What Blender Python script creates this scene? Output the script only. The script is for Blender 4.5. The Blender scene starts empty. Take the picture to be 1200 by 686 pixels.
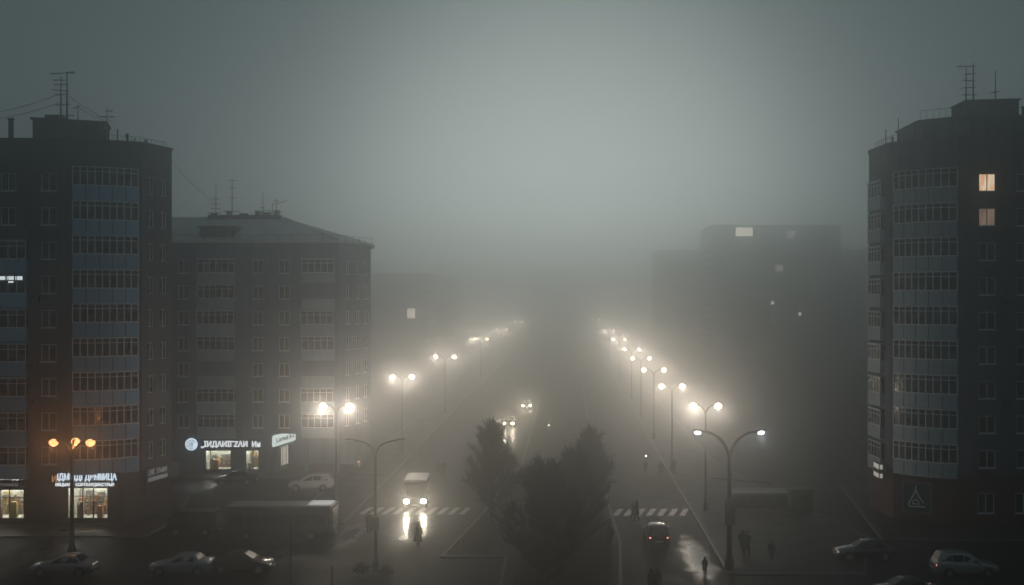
import bpy, bmesh, math, random
from mathutils import Vector, Matrix, Euler
R = math.radians
C = bpy.context.scene
COL = C.collection
rng = random.Random(7)

# ------------------------------------------------------------------ render / view
C.render.engine = 'CYCLES'
C.view_settings.view_transform = 'Standard'
C.view_settings.look = 'None'
C.view_settings.exposure = 0.0
C.view_settings.gamma = 1.0
C.view_settings.use_curve_mapping = False
C.cycles.use_denoising = True
C.cycles.volume_bounces = 2
C.cycles.max_bounces = 6
C.cycles.diffuse_bounces = 2
C.cycles.glossy_bounces = 3
C.cycles.transparent_max_bounces = 12
C.cycles.sample_clamp_indirect = 4.0
C.cycles.use_light_tree = True

F = 1300.0          # focal length in photo pixels (1200 wide)
HC = 19.0           # camera height

def gx(px, d):      # lateral metres of photo column px at distance d
    return (px - 665.0) * d / F
def gd(py):         # distance of a ground point at photo row py
    return F * HC / (py - 350.0)
def gz(py, d):      # height of photo row py at distance d
    return HC - (py - 350.0) * d / F

cam = bpy.data.cameras.new('camera')
co = bpy.data.objects.new('camera', cam)
COL.objects.link(co)
C.camera = co
co.location = (0, 0, HC)
co.rotation_euler = (R(90), 0, 0)
cam.sensor_width = 36
cam.lens = 39
cam.shift_x = -65 / 1200
cam.shift_y = 7 / 1200
cam.clip_end = 6000

# ------------------------------------------------------------------ mesh helper
class MB:
    def __init__(s):
        s.v = []; s.f = []; s.m = []; s.s = []
    def add(s, vs, fs, m=0, smooth=False):
        b = len(s.v)
        s.v += [tuple(v) for v in vs]
        for f in fs:
            s.f.append(tuple(b + i for i in f)); s.m.append(m); s.s.append(smooth)
        return s
    def quad(s, a, b, c, d, m=0):
        return s.add([a, b, c, d], [(0, 1, 2, 3)], m)
    def box(s, x0, x1, y0, y1, z0, z1, m=0):
        v = [(x, y, z) for x in (x0, x1) for y in (y0, y1) for z in (z0, z1)]
        return s.add(v, [(0, 1, 3, 2), (4, 6, 7, 5), (0, 4, 5, 1), (2, 3, 7, 6), (0, 2, 6, 4), (1, 5, 7, 3)], m)
    def bbox(s, x0, x1, y0, y1, z0, z1, b=.03, m=0):
        """box with chamfered edges"""
        bm = bmesh.new()
        bmesh.ops.create_cube(bm, size=1)
        for v in bm.verts:
            v.co = Vector((x0 + (v.co.x + .5) * (x1 - x0), y0 + (v.co.y + .5) * (y1 - y0), z0 + (v.co.z + .5) * (z1 - z0)))
        bmesh.ops.bevel(bm, geom=bm.edges[:], offset=b, segments=2, affect='EDGES')
        s.frombm(bm, m); return s
    def frombm(s, bm, m=0, smooth=False, mat=None):
        bm.verts.index_update()
        M = mat or Matrix()
        s.add([M @ v.co for v in bm.verts], [[v.index for v in f.verts] for f in bm.faces], m, smooth)
        bm.free()
    def prism(s, poly, z0, z1, m=0, mtop=None):
        n = len(poly)
        vs = [(x, y, z0) for x, y in poly] + [(x, y, z1) for x, y in poly]
        s.add(vs, [(i, (i + 1) % n, n + (i + 1) % n, n + i) for i in range(n)] + [tuple(range(n))[::-1]], m)
        s.add([(x, y, z1) for x, y in poly], [tuple(range(n))], m if mtop is None else mtop)
        return s
    def path(s, pts, rads, n=8, m=0, cap=True, smooth=True, ell=None):
        pts = [Vector(p) for p in pts]
        if not hasattr(rads, '__len__'): rads = [rads] * len(pts)
        rings = []
        up = Vector((0, 0, 1))
        for i, p in enumerate(pts):
            t = (pts[min(i + 1, len(pts) - 1)] - pts[max(i - 1, 0)])
            t = t.normalized() if t.length > 1e-9 else up
            a = Vector((1, 0, 0)) if abs(t.x) < .9 else Vector((0, 1, 0))
            u = (a - t * a.dot(t)).normalized(); w = t.cross(u)
            e = ell or (1, 1)
            rings.append([p + (u * math.cos(2 * math.pi * k / n) * e[0] + w * math.sin(2 * math.pi * k / n) * e[1]) * rads[i] for k in range(n)])
        vs = [q for r in rings for q in r]
        fs = [(i * n + k, i * n + (k + 1) % n, (i + 1) * n + (k + 1) % n, (i + 1) * n + k) for i in range(len(pts) - 1) for k in range(n)]
        s.add(vs, fs, m, smooth)
        if cap:
            s.add(rings[0], [tuple(range(n))[::-1]], m); s.add(rings[-1], [tuple(range(n))], m)
        return s
    def tube(s, a, b, r0, r1=None, n=8, m=0):
        return s.path([a, b], [r0, r0 if r1 is None else r1], n, m)
    def lathe(s, prof, cx=0, cy=0, n=16, m=0):
        vs = [(cx + r * math.cos(2 * math.pi * k / n), cy + r * math.sin(2 * math.pi * k / n), z) for r, z in prof for k in range(n)]
        s.add(vs, [(i * n + k, i * n + (k + 1) % n, (i + 1) * n + (k + 1) % n, (i + 1) * n + k) for i in range(len(prof) - 1) for k in range(n)], m, True)
        return s
    def loft(s, rings, m=0, cap=True, smooth=True):
        n = len(rings[0])
        s.add([q for r in rings for q in r], [(i * n + k, i * n + (k + 1) % n, (i + 1) * n + (k + 1) % n, (i + 1) * n + k) for i in range(len(rings) - 1) for k in range(n)], m, smooth)
        if cap:
            s.add(rings[0], [tuple(range(n))[::-1]], m); s.add(rings[-1], [tuple(range(n))], m)
        return s
    def ellipsoid(s, c, r, n=12, k=8, m=0):
        rings = []
        for i in range(1, k):
            a = math.pi * i / k
            rings.append([(c[0] + r[0] * math.sin(a) * math.cos(2 * math.pi * j / n), c[1] + r[1] * math.sin(a) * math.sin(2 * math.pi * j / n), c[2] - r[2] * math.cos(a)) for j in range(n)])
        return s.loft(rings, m)
    def mesh(s, name, mats):
        me = bpy.data.meshes.new(name)
        me.from_pydata(s.v, [], s.f); me.update()
        for x in (mats if isinstance(mats, (list, tuple)) else [mats]): me.materials.append(x)
        me.polygons.foreach_set('material_index', s.m)
        me.polygons.foreach_set('use_smooth', s.s)
        return me
    def build(s, name, mats, parent=None, loc=(0, 0, 0), rotz=0):
        return link(name, s.mesh(name, mats), parent, loc, rotz)

def link(name, data, parent=None, loc=(0, 0, 0), rotz=0):
    o = bpy.data.objects.new(name, data)
    COL.objects.link(o)
    o.parent = parent; o.location = loc; o.rotation_euler = (0, 0, rotz)
    return o
def tag(o, label, cat, group=None, kind=None):
    o['label'] = label; o['category'] = cat
    if group: o['group'] = group
    if kind: o['kind'] = kind
    return o
def thing(name, label, cat, loc=(0, 0, 0), rotz=0, group=None):
    return tag(link(name, None, None, loc, rotz), label, cat, group)
def kids(o): return [c for c in bpy.data.objects if c.parent == o]
def copy_tree(o, parent=None):
    c = o.copy(); COL.objects.link(c)
    if parent is not None: c.parent = parent
    for k in list(o.children): copy_tree(k, c)
    return c
def struct(o):
    o['kind'] = 'structure'; return o

# ------------------------------------------------------------------ materials
def newmat(n):
    m = bpy.data.materials.new(n); m.use_nodes = True
    return m, m.node_tree, m.node_tree.nodes['Principled BSDF']
def noise_mat(n, c1, c2, scale=3, rough=(.7, .9), bump=.2, bscale=30, metal=0, spec=.4, detail=6, stretch=(1, 1, 1), random_tone=0):
    m, nt, b = newmat(n)
    N = nt.nodes.new
    tc = N('ShaderNodeTexCoord'); mp = N('ShaderNodeMapping'); mp.inputs['Scale'].default_value = stretch
    nt.links.new(tc.outputs['Object'], mp.inputs[0])
    a = N('ShaderNodeTexNoise'); a.inputs['Scale'].default_value = scale; a.inputs['Detail'].default_value = detail
    nt.links.new(mp.outputs[0], a.inputs['Vector'])
    cr = N('ShaderNodeValToRGB'); cr.color_ramp.elements[0].position = .3; cr.color_ramp.elements[1].position = .7
    cr.color_ramp.elements[0].color = (*c1, 1); cr.color_ramp.elements[1].color = (*c2, 1)
    nt.links.new(a.outputs['Fac'], cr.inputs[0])
    out = cr.outputs[0]
    if random_tone:
        oi = N('ShaderNodeObjectInfo'); mr = N('ShaderNodeMapRange')
        mr.inputs['To Min'].default_value = 1 - random_tone; mr.inputs['To Max'].default_value = 1 + random_tone
        nt.links.new(oi.outputs['Random'], mr.inputs[0])
        mx = N('ShaderNodeVectorMath'); mx.operation = 'SCALE'
        nt.links.new(out, mx.inputs[0]); nt.links.new(mr.outputs[0], mx.inputs['Scale']); out = mx.outputs[0]
    nt.links.new(out, b.inputs['Base Color'])
    rr = N('ShaderNodeMapRange'); rr.inputs['From Min'].default_value = .3; rr.inputs['From Max'].default_value = .7
    rr.inputs['To Min'].default_value = rough[0]; rr.inputs['To Max'].default_value = rough[1]
    nt.links.new(a.outputs['Fac'], rr.inputs[0]); nt.links.new(rr.outputs[0], b.inputs['Roughness'])
    b.inputs['Metallic'].default_value = metal; b.inputs['Specular IOR Level'].default_value = spec
    if bump:
        a2 = N('ShaderNodeTexNoise'); a2.inputs['Scale'].default_value = bscale
        nt.links.new(tc.outputs['Object'], a2.inputs['Vector'])
        bp = N('ShaderNodeBump'); bp.inputs['Strength'].default_value = bump; bp.inputs['Distance'].default_value = .02
        nt.links.new(a2.outputs['Fac'], bp.inputs['Height']); nt.links.new(bp.outputs[0], b.inputs['Normal'])
    return m
def wall_mat(n, c, panel=(3.2, 2.87), var=.2, seam=.75):
    """plastered panel wall: panel joints, vertical rain streaks, blotches"""
    m, nt, b = newmat(n); N = nt.nodes.new
    tc = N('ShaderNodeTexCoord')
    sx = N('ShaderNodeSeparateXYZ'); nt.links.new(tc.outputs['Object'], sx.inputs[0])
    ad = N('ShaderNodeMath'); ad.operation = 'ADD'; nt.links.new(sx.outputs[0], ad.inputs[0]); nt.links.new(sx.outputs[1], ad.inputs[1])
    cb = N('ShaderNodeCombineXYZ'); nt.links.new(ad.outputs[0], cb.inputs[0]); nt.links.new(sx.outputs[2], cb.inputs[1])
    br = N('ShaderNodeTexBrick'); br.offset = 0; br.inputs['Scale'].default_value = 1
    br.inputs['Brick Width'].default_value = panel[0]; br.inputs['Row Height'].default_value = panel[1]
    br.inputs['Mortar Size'].default_value = .02; br.inputs['Mortar Smooth'].default_value = .3
    br.inputs['Color1'].default_value = (1, 1, 1, 1); br.inputs['Color2'].default_value = (1 - var, 1 - var, 1 - var, 1); br.inputs['Mortar'].default_value = (seam, seam, seam, 1)
    nt.links.new(cb.outputs[0], br.inputs['Vector'])
    mp = N('ShaderNodeMapping'); mp.inputs['Scale'].default_value = (1.6, 1.6, .12); nt.links.new(tc.outputs['Object'], mp.inputs[0])
    ns = N('ShaderNodeTexNoise'); ns.inputs['Scale'].default_value = 1; ns.inputs['Detail'].default_value = 8; nt.links.new(mp.outputs[0], ns.inputs['Vector'])
    cr = N('ShaderNodeValToRGB'); cr.color_ramp.elements[0].position = .3; cr.color_ramp.elements[1].position = .7
    cr.color_ramp.elements[0].color = tuple(x * .68 for x in c) + (1,); cr.color_ramp.elements[1].color = tuple(min(1, x * 1.18) for x in c) + (1,)
    nt.links.new(ns.outputs['Fac'], cr.inputs[0])
    mx = N('ShaderNodeMix'); mx.data_type = 'RGBA'; mx.blend_type = 'MULTIPLY'; mx.inputs[0].default_value = 1
    nt.links.new(cr.outputs[0], mx.inputs[6]); nt.links.new(br.outputs['Color'], mx.inputs[7])
    nt.links.new(mx.outputs[2], b.inputs['Base Color']); b.inputs['Roughness'].default_value = .85; b.inputs['Specular IOR Level'].default_value = .25
    bp = N('ShaderNodeBump'); bp.inputs['Strength'].default_value = .3; bp.inputs['Distance'].default_value = .03; bp.invert = True
    nt.links.new(br.outputs['Fac'], bp.inputs['Height']); nt.links.new(bp.outputs[0], b.inputs['Normal'])
    return m
def plain(n, c, rough=.5, metal=0, spec=.5, coat=0):
    m, nt, b = newmat(n); b.inputs['Base Color'].default_value = (*c, 1); b.inputs['Roughness'].default_value = rough
    b.inputs['Metallic'].default_value = metal; b.inputs['Specular IOR Level'].default_value = spec; b.inputs['Coat Weight'].default_value = coat
    return m
def emit(n, c, s, base=(.2, .2, .2)):
    m, nt, b = newmat(n); b.inputs['Base Color'].default_value = (*base, 1)
    b.inputs['Emission Color'].default_value = (*c, 1); b.inputs['Emission Strength'].default_value = s
    return m
def pattern_emit(n, c1, c2, s, scale=6):
    """backlit pane with goods and curtains seen as blotches"""
    m, nt, b = newmat(n); N = nt.nodes.new
    tc = N('ShaderNodeTexCoord'); ns = N('ShaderNodeTexNoise'); ns.inputs['Scale'].default_value = scale; ns.inputs['Detail'].default_value = 3
    mp = N('ShaderNodeMapping'); mp.inputs['Scale'].default_value = (2.2, 1, .7)
    nt.links.new(tc.outputs['Object'], mp.inputs[0]); nt.links.new(mp.outputs[0], ns.inputs['Vector'])
    cr = N('ShaderNodeValToRGB'); cr.color_ramp.elements[0].position = .4; cr.color_ramp.elements[1].position = .6
    cr.color_ramp.elements[0].color = (*c1, 1); cr.color_ramp.elements[1].color = (*c2, 1)
    nt.links.new(ns.outputs['Fac'], cr.inputs[0]); nt.links.new(cr.outputs[0], b.inputs['Emission Color'])
    b.inputs['Emission Strength'].default_value = s; b.inputs['Roughness'].default_value = .15
    return m
def wet_mat(n, c1, c2, tile=None, rough=(.1, .42), spec=.35, pud=.12):
    m, nt, b = newmat(n); N = nt.nodes.new
    tc = N('ShaderNodeTexCoord')
    big = N('ShaderNodeTexNoise'); big.inputs['Scale'].default_value = pud; big.inputs['Detail'].default_value = 5; nt.links.new(tc.outputs['Object'], big.inputs['Vector'])
    mid = N('ShaderNodeTexNoise'); mid.inputs['Scale'].default_value = 1.3; mid.inputs['Detail'].default_value = 6; nt.links.new(tc.outputs['Object'], mid.inputs['Vector'])
    cr = N('ShaderNodeValToRGB'); cr.color_ramp.elements[0].position = .35; cr.color_ramp.elements[1].position = .65
    cr.color_ramp.elements[0].color = (*c1, 1); cr.color_ramp.elements[1].color = (*c2, 1); nt.links.new(mid.outputs['Fac'], cr.inputs[0])
    col = cr.outputs[0]
    fine = N('ShaderNodeTexNoise'); fine.inputs['Scale'].default_value = 9; fine.inputs['Detail'].default_value = 3; nt.links.new(tc.outputs['Object'], fine.inputs['Vector'])
    bp = N('ShaderNodeBump'); bp.inputs['Strength'].default_value = .12; bp.inputs['Distance'].default_value = .03
    nt.links.new(fine.outputs['Fac'], bp.inputs['Height'])
    nrm = bp.outputs[0]
    if tile:
        br = N('ShaderNodeTexBrick'); br.offset = .5; br.inputs['Scale'].default_value = 1; br.inputs['Brick Width'].default_value = tile; br.inputs['Row Height'].default_value = tile * .5
        br.inputs['Mortar Size'].default_value = .015; br.inputs['Color1'].default_value = (1, 1, 1, 1); br.inputs['Color2'].default_value = (.75, .75, .75, 1); br.inputs['Mortar'].default_value = (.45, .45, .45, 1)
        nt.links.new(tc.outputs['Object'], br.inputs['Vector'])
        mx = N('ShaderNodeMix'); mx.data_type = 'RGBA'; mx.blend_type = 'MULTIPLY'; mx.inputs[0].default_value = 1
        nt.links.new(col, mx.inputs[6]); nt.links.new(br.outputs['Color'], mx.inputs[7]); col = mx.outputs[2]
        b2 = N('ShaderNodeBump'); b2.invert = True; b2.inputs['Strength'].default_value = .4; b2.inputs['Distance'].default_value = .015
        nt.links.new(br.outputs['Fac'], b2.inputs['Height']); nt.links.new(nrm, b2.inputs['Normal']); nrm = b2.outputs[0]
    nt.links.new(col, b.inputs['Base Color'])
    rr = N('ShaderNodeMapRange'); rr.inputs['From Min'].default_value = .42; rr.inputs['From Max'].default_value = .6
    rr.inputs['To Min'].default_value = rough[0]; rr.inputs['To Max'].default_value = rough[1]
    nt.links.new(big.outputs['Fac'], rr.inputs[0]); nt.links.new(rr.outputs[0], b.inputs['Roughness'])
    b.inputs['Specular IOR Level'].default_value = spec
    nt.links.new(nrm, b.inputs['Normal'])
    return m
def pane_mat(n, c1, c2, rough=.06):
    m, nt, b = newmat(n); N = nt.nodes.new
    oi = N('ShaderNodeObjectInfo'); tc = N('ShaderNodeTexCoord')
    wv = N('ShaderNodeTexNoise'); wv.inputs['Scale'].default_value = 1.4; wv.inputs['Detail'].default_value = 2
    ad = N('ShaderNodeVectorMath'); nt.links.new(tc.outputs['Object'], ad.inputs[0])
    cb = N('ShaderNodeCombineXYZ'); ml = N('ShaderNodeMath'); ml.operation = 'MULTIPLY'; ml.inputs[1].default_value = 50
    nt.links.new(oi.outputs['Random'], ml.inputs[0]); nt.links.new(ml.outputs[0], cb.inputs[0]); nt.links.new(cb.outputs[0], ad.inputs[1])
    nt.links.new(ad.outputs[0], wv.inputs['Vector'])
    cr = N('ShaderNodeValToRGB'); cr.color_ramp.elements[0].position = .45; cr.color_ramp.elements[1].position = .62
    cr.color_ramp.elements[0].color = (*c1, 1); cr.color_ramp.elements[1].color = (*c2, 1)
    nt.links.new(wv.outputs['Fac'], cr.inputs[0]); nt.links.new(cr.outputs[0], b.inputs['Base Color'])
    b.inputs['Roughness'].default_value = rough; b.inputs['Specular IOR Level'].default_value = .5
    return m
def clear_glass(n):
    m = bpy.data.materials.new(n); m.use_nodes = True; nt = m.node_tree; nt.nodes.remove(nt.nodes['Principled BSDF']); N = nt.nodes.new
    t = N('ShaderNodeBsdfTransparent'); t.inputs[0].default_value = (.85, .88, .86, 1); g = N('ShaderNodeBsdfGlossy'); g.inputs['Roughness'].default_value = .05
    fr = N('ShaderNodeFresnel'); mx = N('ShaderNodeMixShader')
    nt.links.new(fr.outputs[0], mx.inputs[0]); nt.links.new(t.outputs[0], mx.inputs[1]); nt.links.new(g.outputs[0], mx.inputs[2]); nt.links.new(mx.outputs[0], nt.nodes['Material Output'].inputs[0])
    return m

M = dict(
    wall_dark=wall_mat('tower plaster', (.15, .15, .18)),
    wall_right=wall_mat('right tower plaster', (.16, .165, .2)),
    wall_mid=wall_mat('grey rendered wall', (.17, .225, .31), (3.0, 2.79), .12, .85),
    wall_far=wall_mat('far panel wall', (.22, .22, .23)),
    wall_base=noise_mat('dark stone plinth', (.03, .026, .028), (.055, .046, .048), 1.5, (.5, .7), .2, 8),
    wall_red=noise_mat('dark red tile plinth', (.085, .03, .032), (.12, .045, .045), 1.5, (.5, .7), .2, 8),
    panel_blue=noise_mat('blue balcony sheet', (.25, .45, .66), (.34, .55, .76), 1.2, (.5, .65), .05, 10, stretch=(3, 3, .5), random_tone=.18),
    panel_grey=noise_mat('grey balcony sheet', (.34, .42, .48), (.46, .54, .60), 1.2, (.5, .65), .05, 10, stretch=(3, 3, .5), random_tone=.15),
    frame=noise_mat('white painted frame', (.76, .78, .82), (.86, .88, .92), 4, (.4, .55), 0),
    sill=noise_mat('zinc sill', (.62, .64, .67), (.8, .82, .85), 4, (.35, .5), 0),
    pane=pane_mat('dark window pane', (.012, .014, .018), (.11, .115, .12)),
    pane_bay=pane_mat('blue bay pane', (.008, .012, .02), (.09, .11, .135), .22),
    lit_warm=pattern_emit('lit curtained window', (.95, .48, .24), (1, .82, .55), .95, 1.6),
    lit_dim=pattern_emit('dim lit window', (.55, .32, .2), (.8, .5, .34), .28, 1.8),
    lit_white=emit('white lit pane', (.85, .95, .98), 1.1),
    lit_far=emit('far lit window', (1, .88, .72), 2.2),
    lit_far_dim=emit('far dim window', (1, .9, .75), .6),
    roof=noise_mat('pale seamed roof metal', (.5, .52, .53), (.75, .77, .78), .7, (.35, .6), .1, 3, spec=.5, stretch=(1, .25, 1)),
    felt=noise_mat('roofing felt', (.05, .05, .055), (.09, .09, .095), 2),
    metal=noise_mat('dark painted steel', (.03, .03, .033), (.055, .055, .06), 6, (.35, .55), 0, metal=.3),
    metal_grey=noise_mat('galvanised steel', (.22, .23, .24), (.32, .33, .34), 6, (.35, .55), 0, metal=.6),
    ac=noise_mat('aged air unit casing', (.10, .10, .10), (.16, .16, .155), 5),
    asphalt=wet_mat('wet asphalt', (.018, .019, .021), (.032, .033, .036), None, (.48, .6), .03, .5),
    ground=wet_mat('wet worn tarmac', (.018, .018, .02), (.032, .032, .034), None, (.5, .65), .03, .4),
    paving=wet_mat('wet paving slabs', (.03, .029, .029), (.055, .053, .053), .8, (.4, .6), .05, .5),
    kerb=noise_mat('kerb concrete', (.08, .08, .08), (.14, .14, .138), 3, (.45, .7), .2),
    paint=noise_mat('worn road paint', (.22, .22, .22), (.5, .5, .5), 2.2, (.35, .6), 0),
    soil=noise_mat('wet dark lawn soil', (.012, .010, .010), (.026, .023, .021), 2.5, (.85, .95), .6, 12, spec=.1),
    grass=noise_mat('wet grass blades', (.02, .026, .014), (.045, .05, .028), 4),
    bark=noise_mat('dark wet bark', (.03, .026, .024), (.06, .052, .046), 6, (.7, .9), .5, 20, stretch=(3, 3, .6)),
    twig=noise_mat('dark twigs', (.016, .014, .014), (.03, .027, .026), 5, spec=.1),
    leaf=noise_mat('withered dark leaves', (.018, .016, .015), (.034, .03, .027), 5, spec=.1),
    car_white=plain('white car paint', (.55, .57, .59), .25, 0, .5, .6),
    car_silver=plain('silver car paint', (.34, .36, .38), .28, .5, .5, .6),
    car_dark=plain('black car paint', (.018, .019, .022), .22, 0, .5, .6),
    car_red=plain('dark red car paint', (.07, .012, .014), .25, 0, .5, .6),
    van_paint=noise_mat('pale minibus paint', (.30, .31, .31), (.42, .43, .43), 1.5, (.3, .45), 0),
    bus_paint=noise_mat('dark bus paint', (.05, .055, .062), (.08, .085, .092), 1.2, (.28, .45), 0),
    bus_roof=noise_mat('pale bus roof', (.15, .17, .175), (.22, .24, .245), 1.2, (.3, .5), 0),
    car_glass=plain('tinted car glass', (.012, .013, .015), .3, 0, .1),
    rubber=plain('tyre rubber', (.015, .015, .015), .8),
    rim=plain('alloy rim', (.3, .3, .31), .35, .7),
    plate=plain('number plate blank', (.5, .5, .48), .4),
    head=emit('headlamp', (1, .86, .66), 90),
    head_small=emit('parked car side lamp', (1, .93, .82), .3),
    head_off=plain('unlit headlamp', (.10, .10, .105), .3),
    tail=emit('tail lamp', (1, .25, .2), 3),
    tail_off=plain('unlit tail lamp', (.16, .015, .015), .2),
    bus_lamp=emit('bus roof lamp strip', (.9, .97, 1), .35),
    lamp=emit('sodium lamp bowl', (1, .74, .46), 7),
    lamp_orange=emit('orange lamp bowl', (1, .46, .17), 2.6),
    lamp_white=emit('white lamp bowl', (.9, .97, 1), 5),
    lamp_off=plain('unlit lamp bowl', (.35, .36, .36), .2),
    sign_white=emit('backlit white letters', (.9, .96, 1), 1.5),
    sign_blue=emit('backlit blue white letters', (.72, .86, 1), 1.5),
    sign_orange=emit('orange letter', (1, .45, .15), .6),
    sign_box=emit('backlit white sign box', (.86, 1, .95), 1.05),
    sign_dim=emit('dim sign letters', (.8, .85, .9), .12, (.5, .5, .5)),
    sign_text=plain('dark sign text', (.05, .07, .08), .5),
    sign_back=plain('navy sign board', (.012, .016, .035), .4),
    sign_panel=plain('blue emblem panel', (.02, .026, .055), .4),
    sign_frame=plain('grey sign frame', (.14, .14, .15), .5),
    tube=emit('shop ceiling lamps', (1, .97, .9), 28),
    shop=noise_mat('shop interior wall', (.62, .6, .52), (.74, .72, .64), 2, (.6, .8), 0),
    clear=clear_glass('shop pane'),
    skin=noise_mat('skin', (.35, .22, .17), (.42, .27, .21), 8, (.5, .6), 0),
    eye=plain('eye', (.02, .02, .02), .2),
    hair=noise_mat('dark hair', (.012, .01, .009), (.03, .024, .02), 20, (.5, .7), 0),
    haircap=noise_mat('knitted hat', (.05, .045, .05), (.08, .075, .08), 20, (.8, .95), 0),
    coat_black=noise_mat('black wool coat', (.010, .010, .011), (.022, .022, .024), 6, (.8, .95), .2, 60),
    coat_grey=noise_mat('charcoal coat', (.03, .03, .034), (.055, .055, .06), 6, (.8, .95), .2, 60),
    coat_brown=noise_mat('dark brown coat', (.03, .022, .018), (.055, .042, .036), 6, (.8, .95), .2, 60),
    trousers=noise_mat('dark trousers', (.012, .013, .018), (.026, .028, .036), 6, (.8, .95), .2, 60),
    shoe=plain('black shoe', (.012, .012, .012), .35),
)
GOODS = [noise_mat('shop goods %s' % n, tuple(x * .7 for x in c), c, 9, (.4, .7), 0) for n, c in
         (('ochre', (.55, .38, .15)), ('brown', (.25, .13, .08)), ('pale', (.6, .58, .5)), ('rust', (.5, .2, .12)), ('grey', (.2, .2, .2)))]

# ------------------------------------------------------------------ world and sun (dusk light low behind the fog, straight ahead)
SUN_E = 6.6
w = bpy.data.worlds.new('World'); C.world = w; w.use_nodes = True
nt = w.node_tree; bg = nt.nodes['Background']
sk = nt.nodes.new('ShaderNodeTexSky'); sk.sky_type = 'NISHITA'; sk.sun_disc = False
sk.sun_elevation = R(SUN_E); sk.sun_rotation = R(0)
hs = nt.nodes.new('ShaderNodeHueSaturation'); hs.inputs['Saturation'].default_value = .12
tint = nt.nodes.new('ShaderNodeMix'); tint.data_type = 'RGBA'; tint.blend_type = 'MULTIPLY'; tint.inputs[0].default_value = 1
tint.inputs[7].default_value = (.80, 1, 1.03, 1)
nt.links.new(sk.outputs[0], hs.inputs['Color']); nt.links.new(hs.outputs[0], tint.inputs[6])
cloud = nt.nodes.new('ShaderNodeMix'); cloud.data_type = 'RGBA'; cloud.blend_type = 'ADD'; cloud.inputs[0].default_value = 1
cloud.inputs[7].default_value = (8.2, 11.2, 12.0, 1)          # even grey-blue light of the cloud deck
nt.links.new(tint.outputs[2], cloud.inputs[6]); nt.links.new(cloud.outputs[2], bg.inputs['Color'])
bg.inputs['Strength'].default_value = .0055
sl = bpy.data.lights.new('sun', 'SUN'); sl.energy = .094; sl.angle = R(22); sl.color = (.97, 1, .92)
so = bpy.data.objects.new('sun', sl); COL.objects.link(so)
so.rotation_euler = (-(math.pi / 2 - R(SUN_E)), 0, R(0)); so.location = (0, 300, 120)

hz = bpy.data.materials.new('fog'); hz.use_nodes = True
n = hz.node_tree; n.nodes.remove(n.nodes['Principled BSDF'])
pv = n.nodes.new('ShaderNodeVolumePrincipled'); n.links.new(pv.outputs[0], n.nodes['Material Output'].inputs['Volume'])
pv.inputs['Density'].default_value = .0057; pv.inputs['Anisotropy'].default_value = .92; pv.inputs['Color'].default_value = (.94, .97, .97, 1)
haze = MB().box(-420, 420, -60, 1700, -1.5, 48, 0).build('haze', hz)
haze['kind'] = 'stuff'; haze['label'] = 'grey green evening fog filling the whole street'

# ------------------------------------------------------------------ ground
struct(MB().quad((-3000, -400, 0), (3000, -400, 0), (3000, 4000, 0), (-3000, 4000, 0)).build('ground', M['ground']))
rd = [(-19, 40), (10.9, 40), (10.9, 70), (120, 70), (120, 84.5), (21, 84.5), (21, 76), (10.9, 76), (10.9, 1600), (-19, 1600), (-19, 88), (-120, 88), (-120, 70), (-19, 70)]
def sheet(name, polys, z, mat):
    mb = MB()
    for p in polys: mb.add([(x, y, z) for x, y in p], [tuple(range(len(p)))])
    return struct(mb.build(name, mat))
sheet('road', [[(-19, 30), (10.9, 30), (10.9, 1600), (-19, 1600)], [(10.9, 66), (120, 66), (120, 76), (10.9, 76)], [(-120, 66), (-19, 66), (-19, 88), (-120, 88)]], .004, M['asphalt'])

def slab(name, poly, h=.12, top=None, kw=.22):
    """raised pavement with a kerb stone rim"""
    mb = MB()
    n = len(poly); c = Vector((sum(p[0] for p in poly) / n, sum(p[1] for p in poly) / n))
    inner = []
    for i in range(n):
        p = Vector(poly[i]); a = (p - Vector(poly[i - 1])).normalized(); b = (Vector(poly[(i + 1) % n]) - p).normalized()
        na = Vector((-a.y, a.x)); nb = Vector((-b.y, b.x))
        k = (na + nb); k = k / max(.2, k.dot(na)); q = p + k * kw
        inner.append((q.x, q.y))
    for i in range(n):
        j = (i + 1) % n
        mb.quad((*poly[i], 0), (*poly[j], 0), (*poly[j], h), (*poly[i], h), 1)
        mb.quad((*poly[i], h), (*poly[j], h), (*inner[j], h), (*inner[i], h), 1)
    mb.add([(x, y, h) for x, y in inner], [tuple(range(n))], 0)
    return struct(mb.build(name, [top or M['paving'], M['kerb']]))
slab('pavement', [(-62, 88.2), (-33.5, 88.2), (-33.5, 92.0), (-34.6, 99.6), (-36, 106), (-62, 106)])
slab('pavement', [(-58, 116.5), (-22.5, 116.5), (-21.5, 136), (-58, 136)])
slab('pavement', [(-24, 95), (-23, 93.4), (-18.8, 93.4), (-18.8, 1500), (-24, 1500)])
slab('pavement', [(11.0, 76.4), (12, 76.2), (20.5, 76.2), (24, 88), (19.5, 110), (17, 130), (17, 1500), (11.0, 1500)])
slab('pavement', [(24.6, 87), (60, 87), (60, 112), (27.5, 112)])
med = [(-9.3, 81.2), (-4.6, 81.2), (-4.4, 60), (3.0, 60), (4.2, 86), (3.4, 125), (3.2, 900), (-4.6, 900), (-5.3, 125), (-7.6, 97)]
slab('median', med, .14, M['ground'])
bed = [(-9.0, 81.6), (-5.9, 81.6), (-4.9, 97), (-4.3, 121), (-5.0, 121), (-7.3, 97)]
sheet('flower_bed', [bed, [(-3.6, 61), (2.4, 61), (3.4, 86), (2.6, 118), (-3.2, 118)]], .145, M['soil'])
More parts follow.
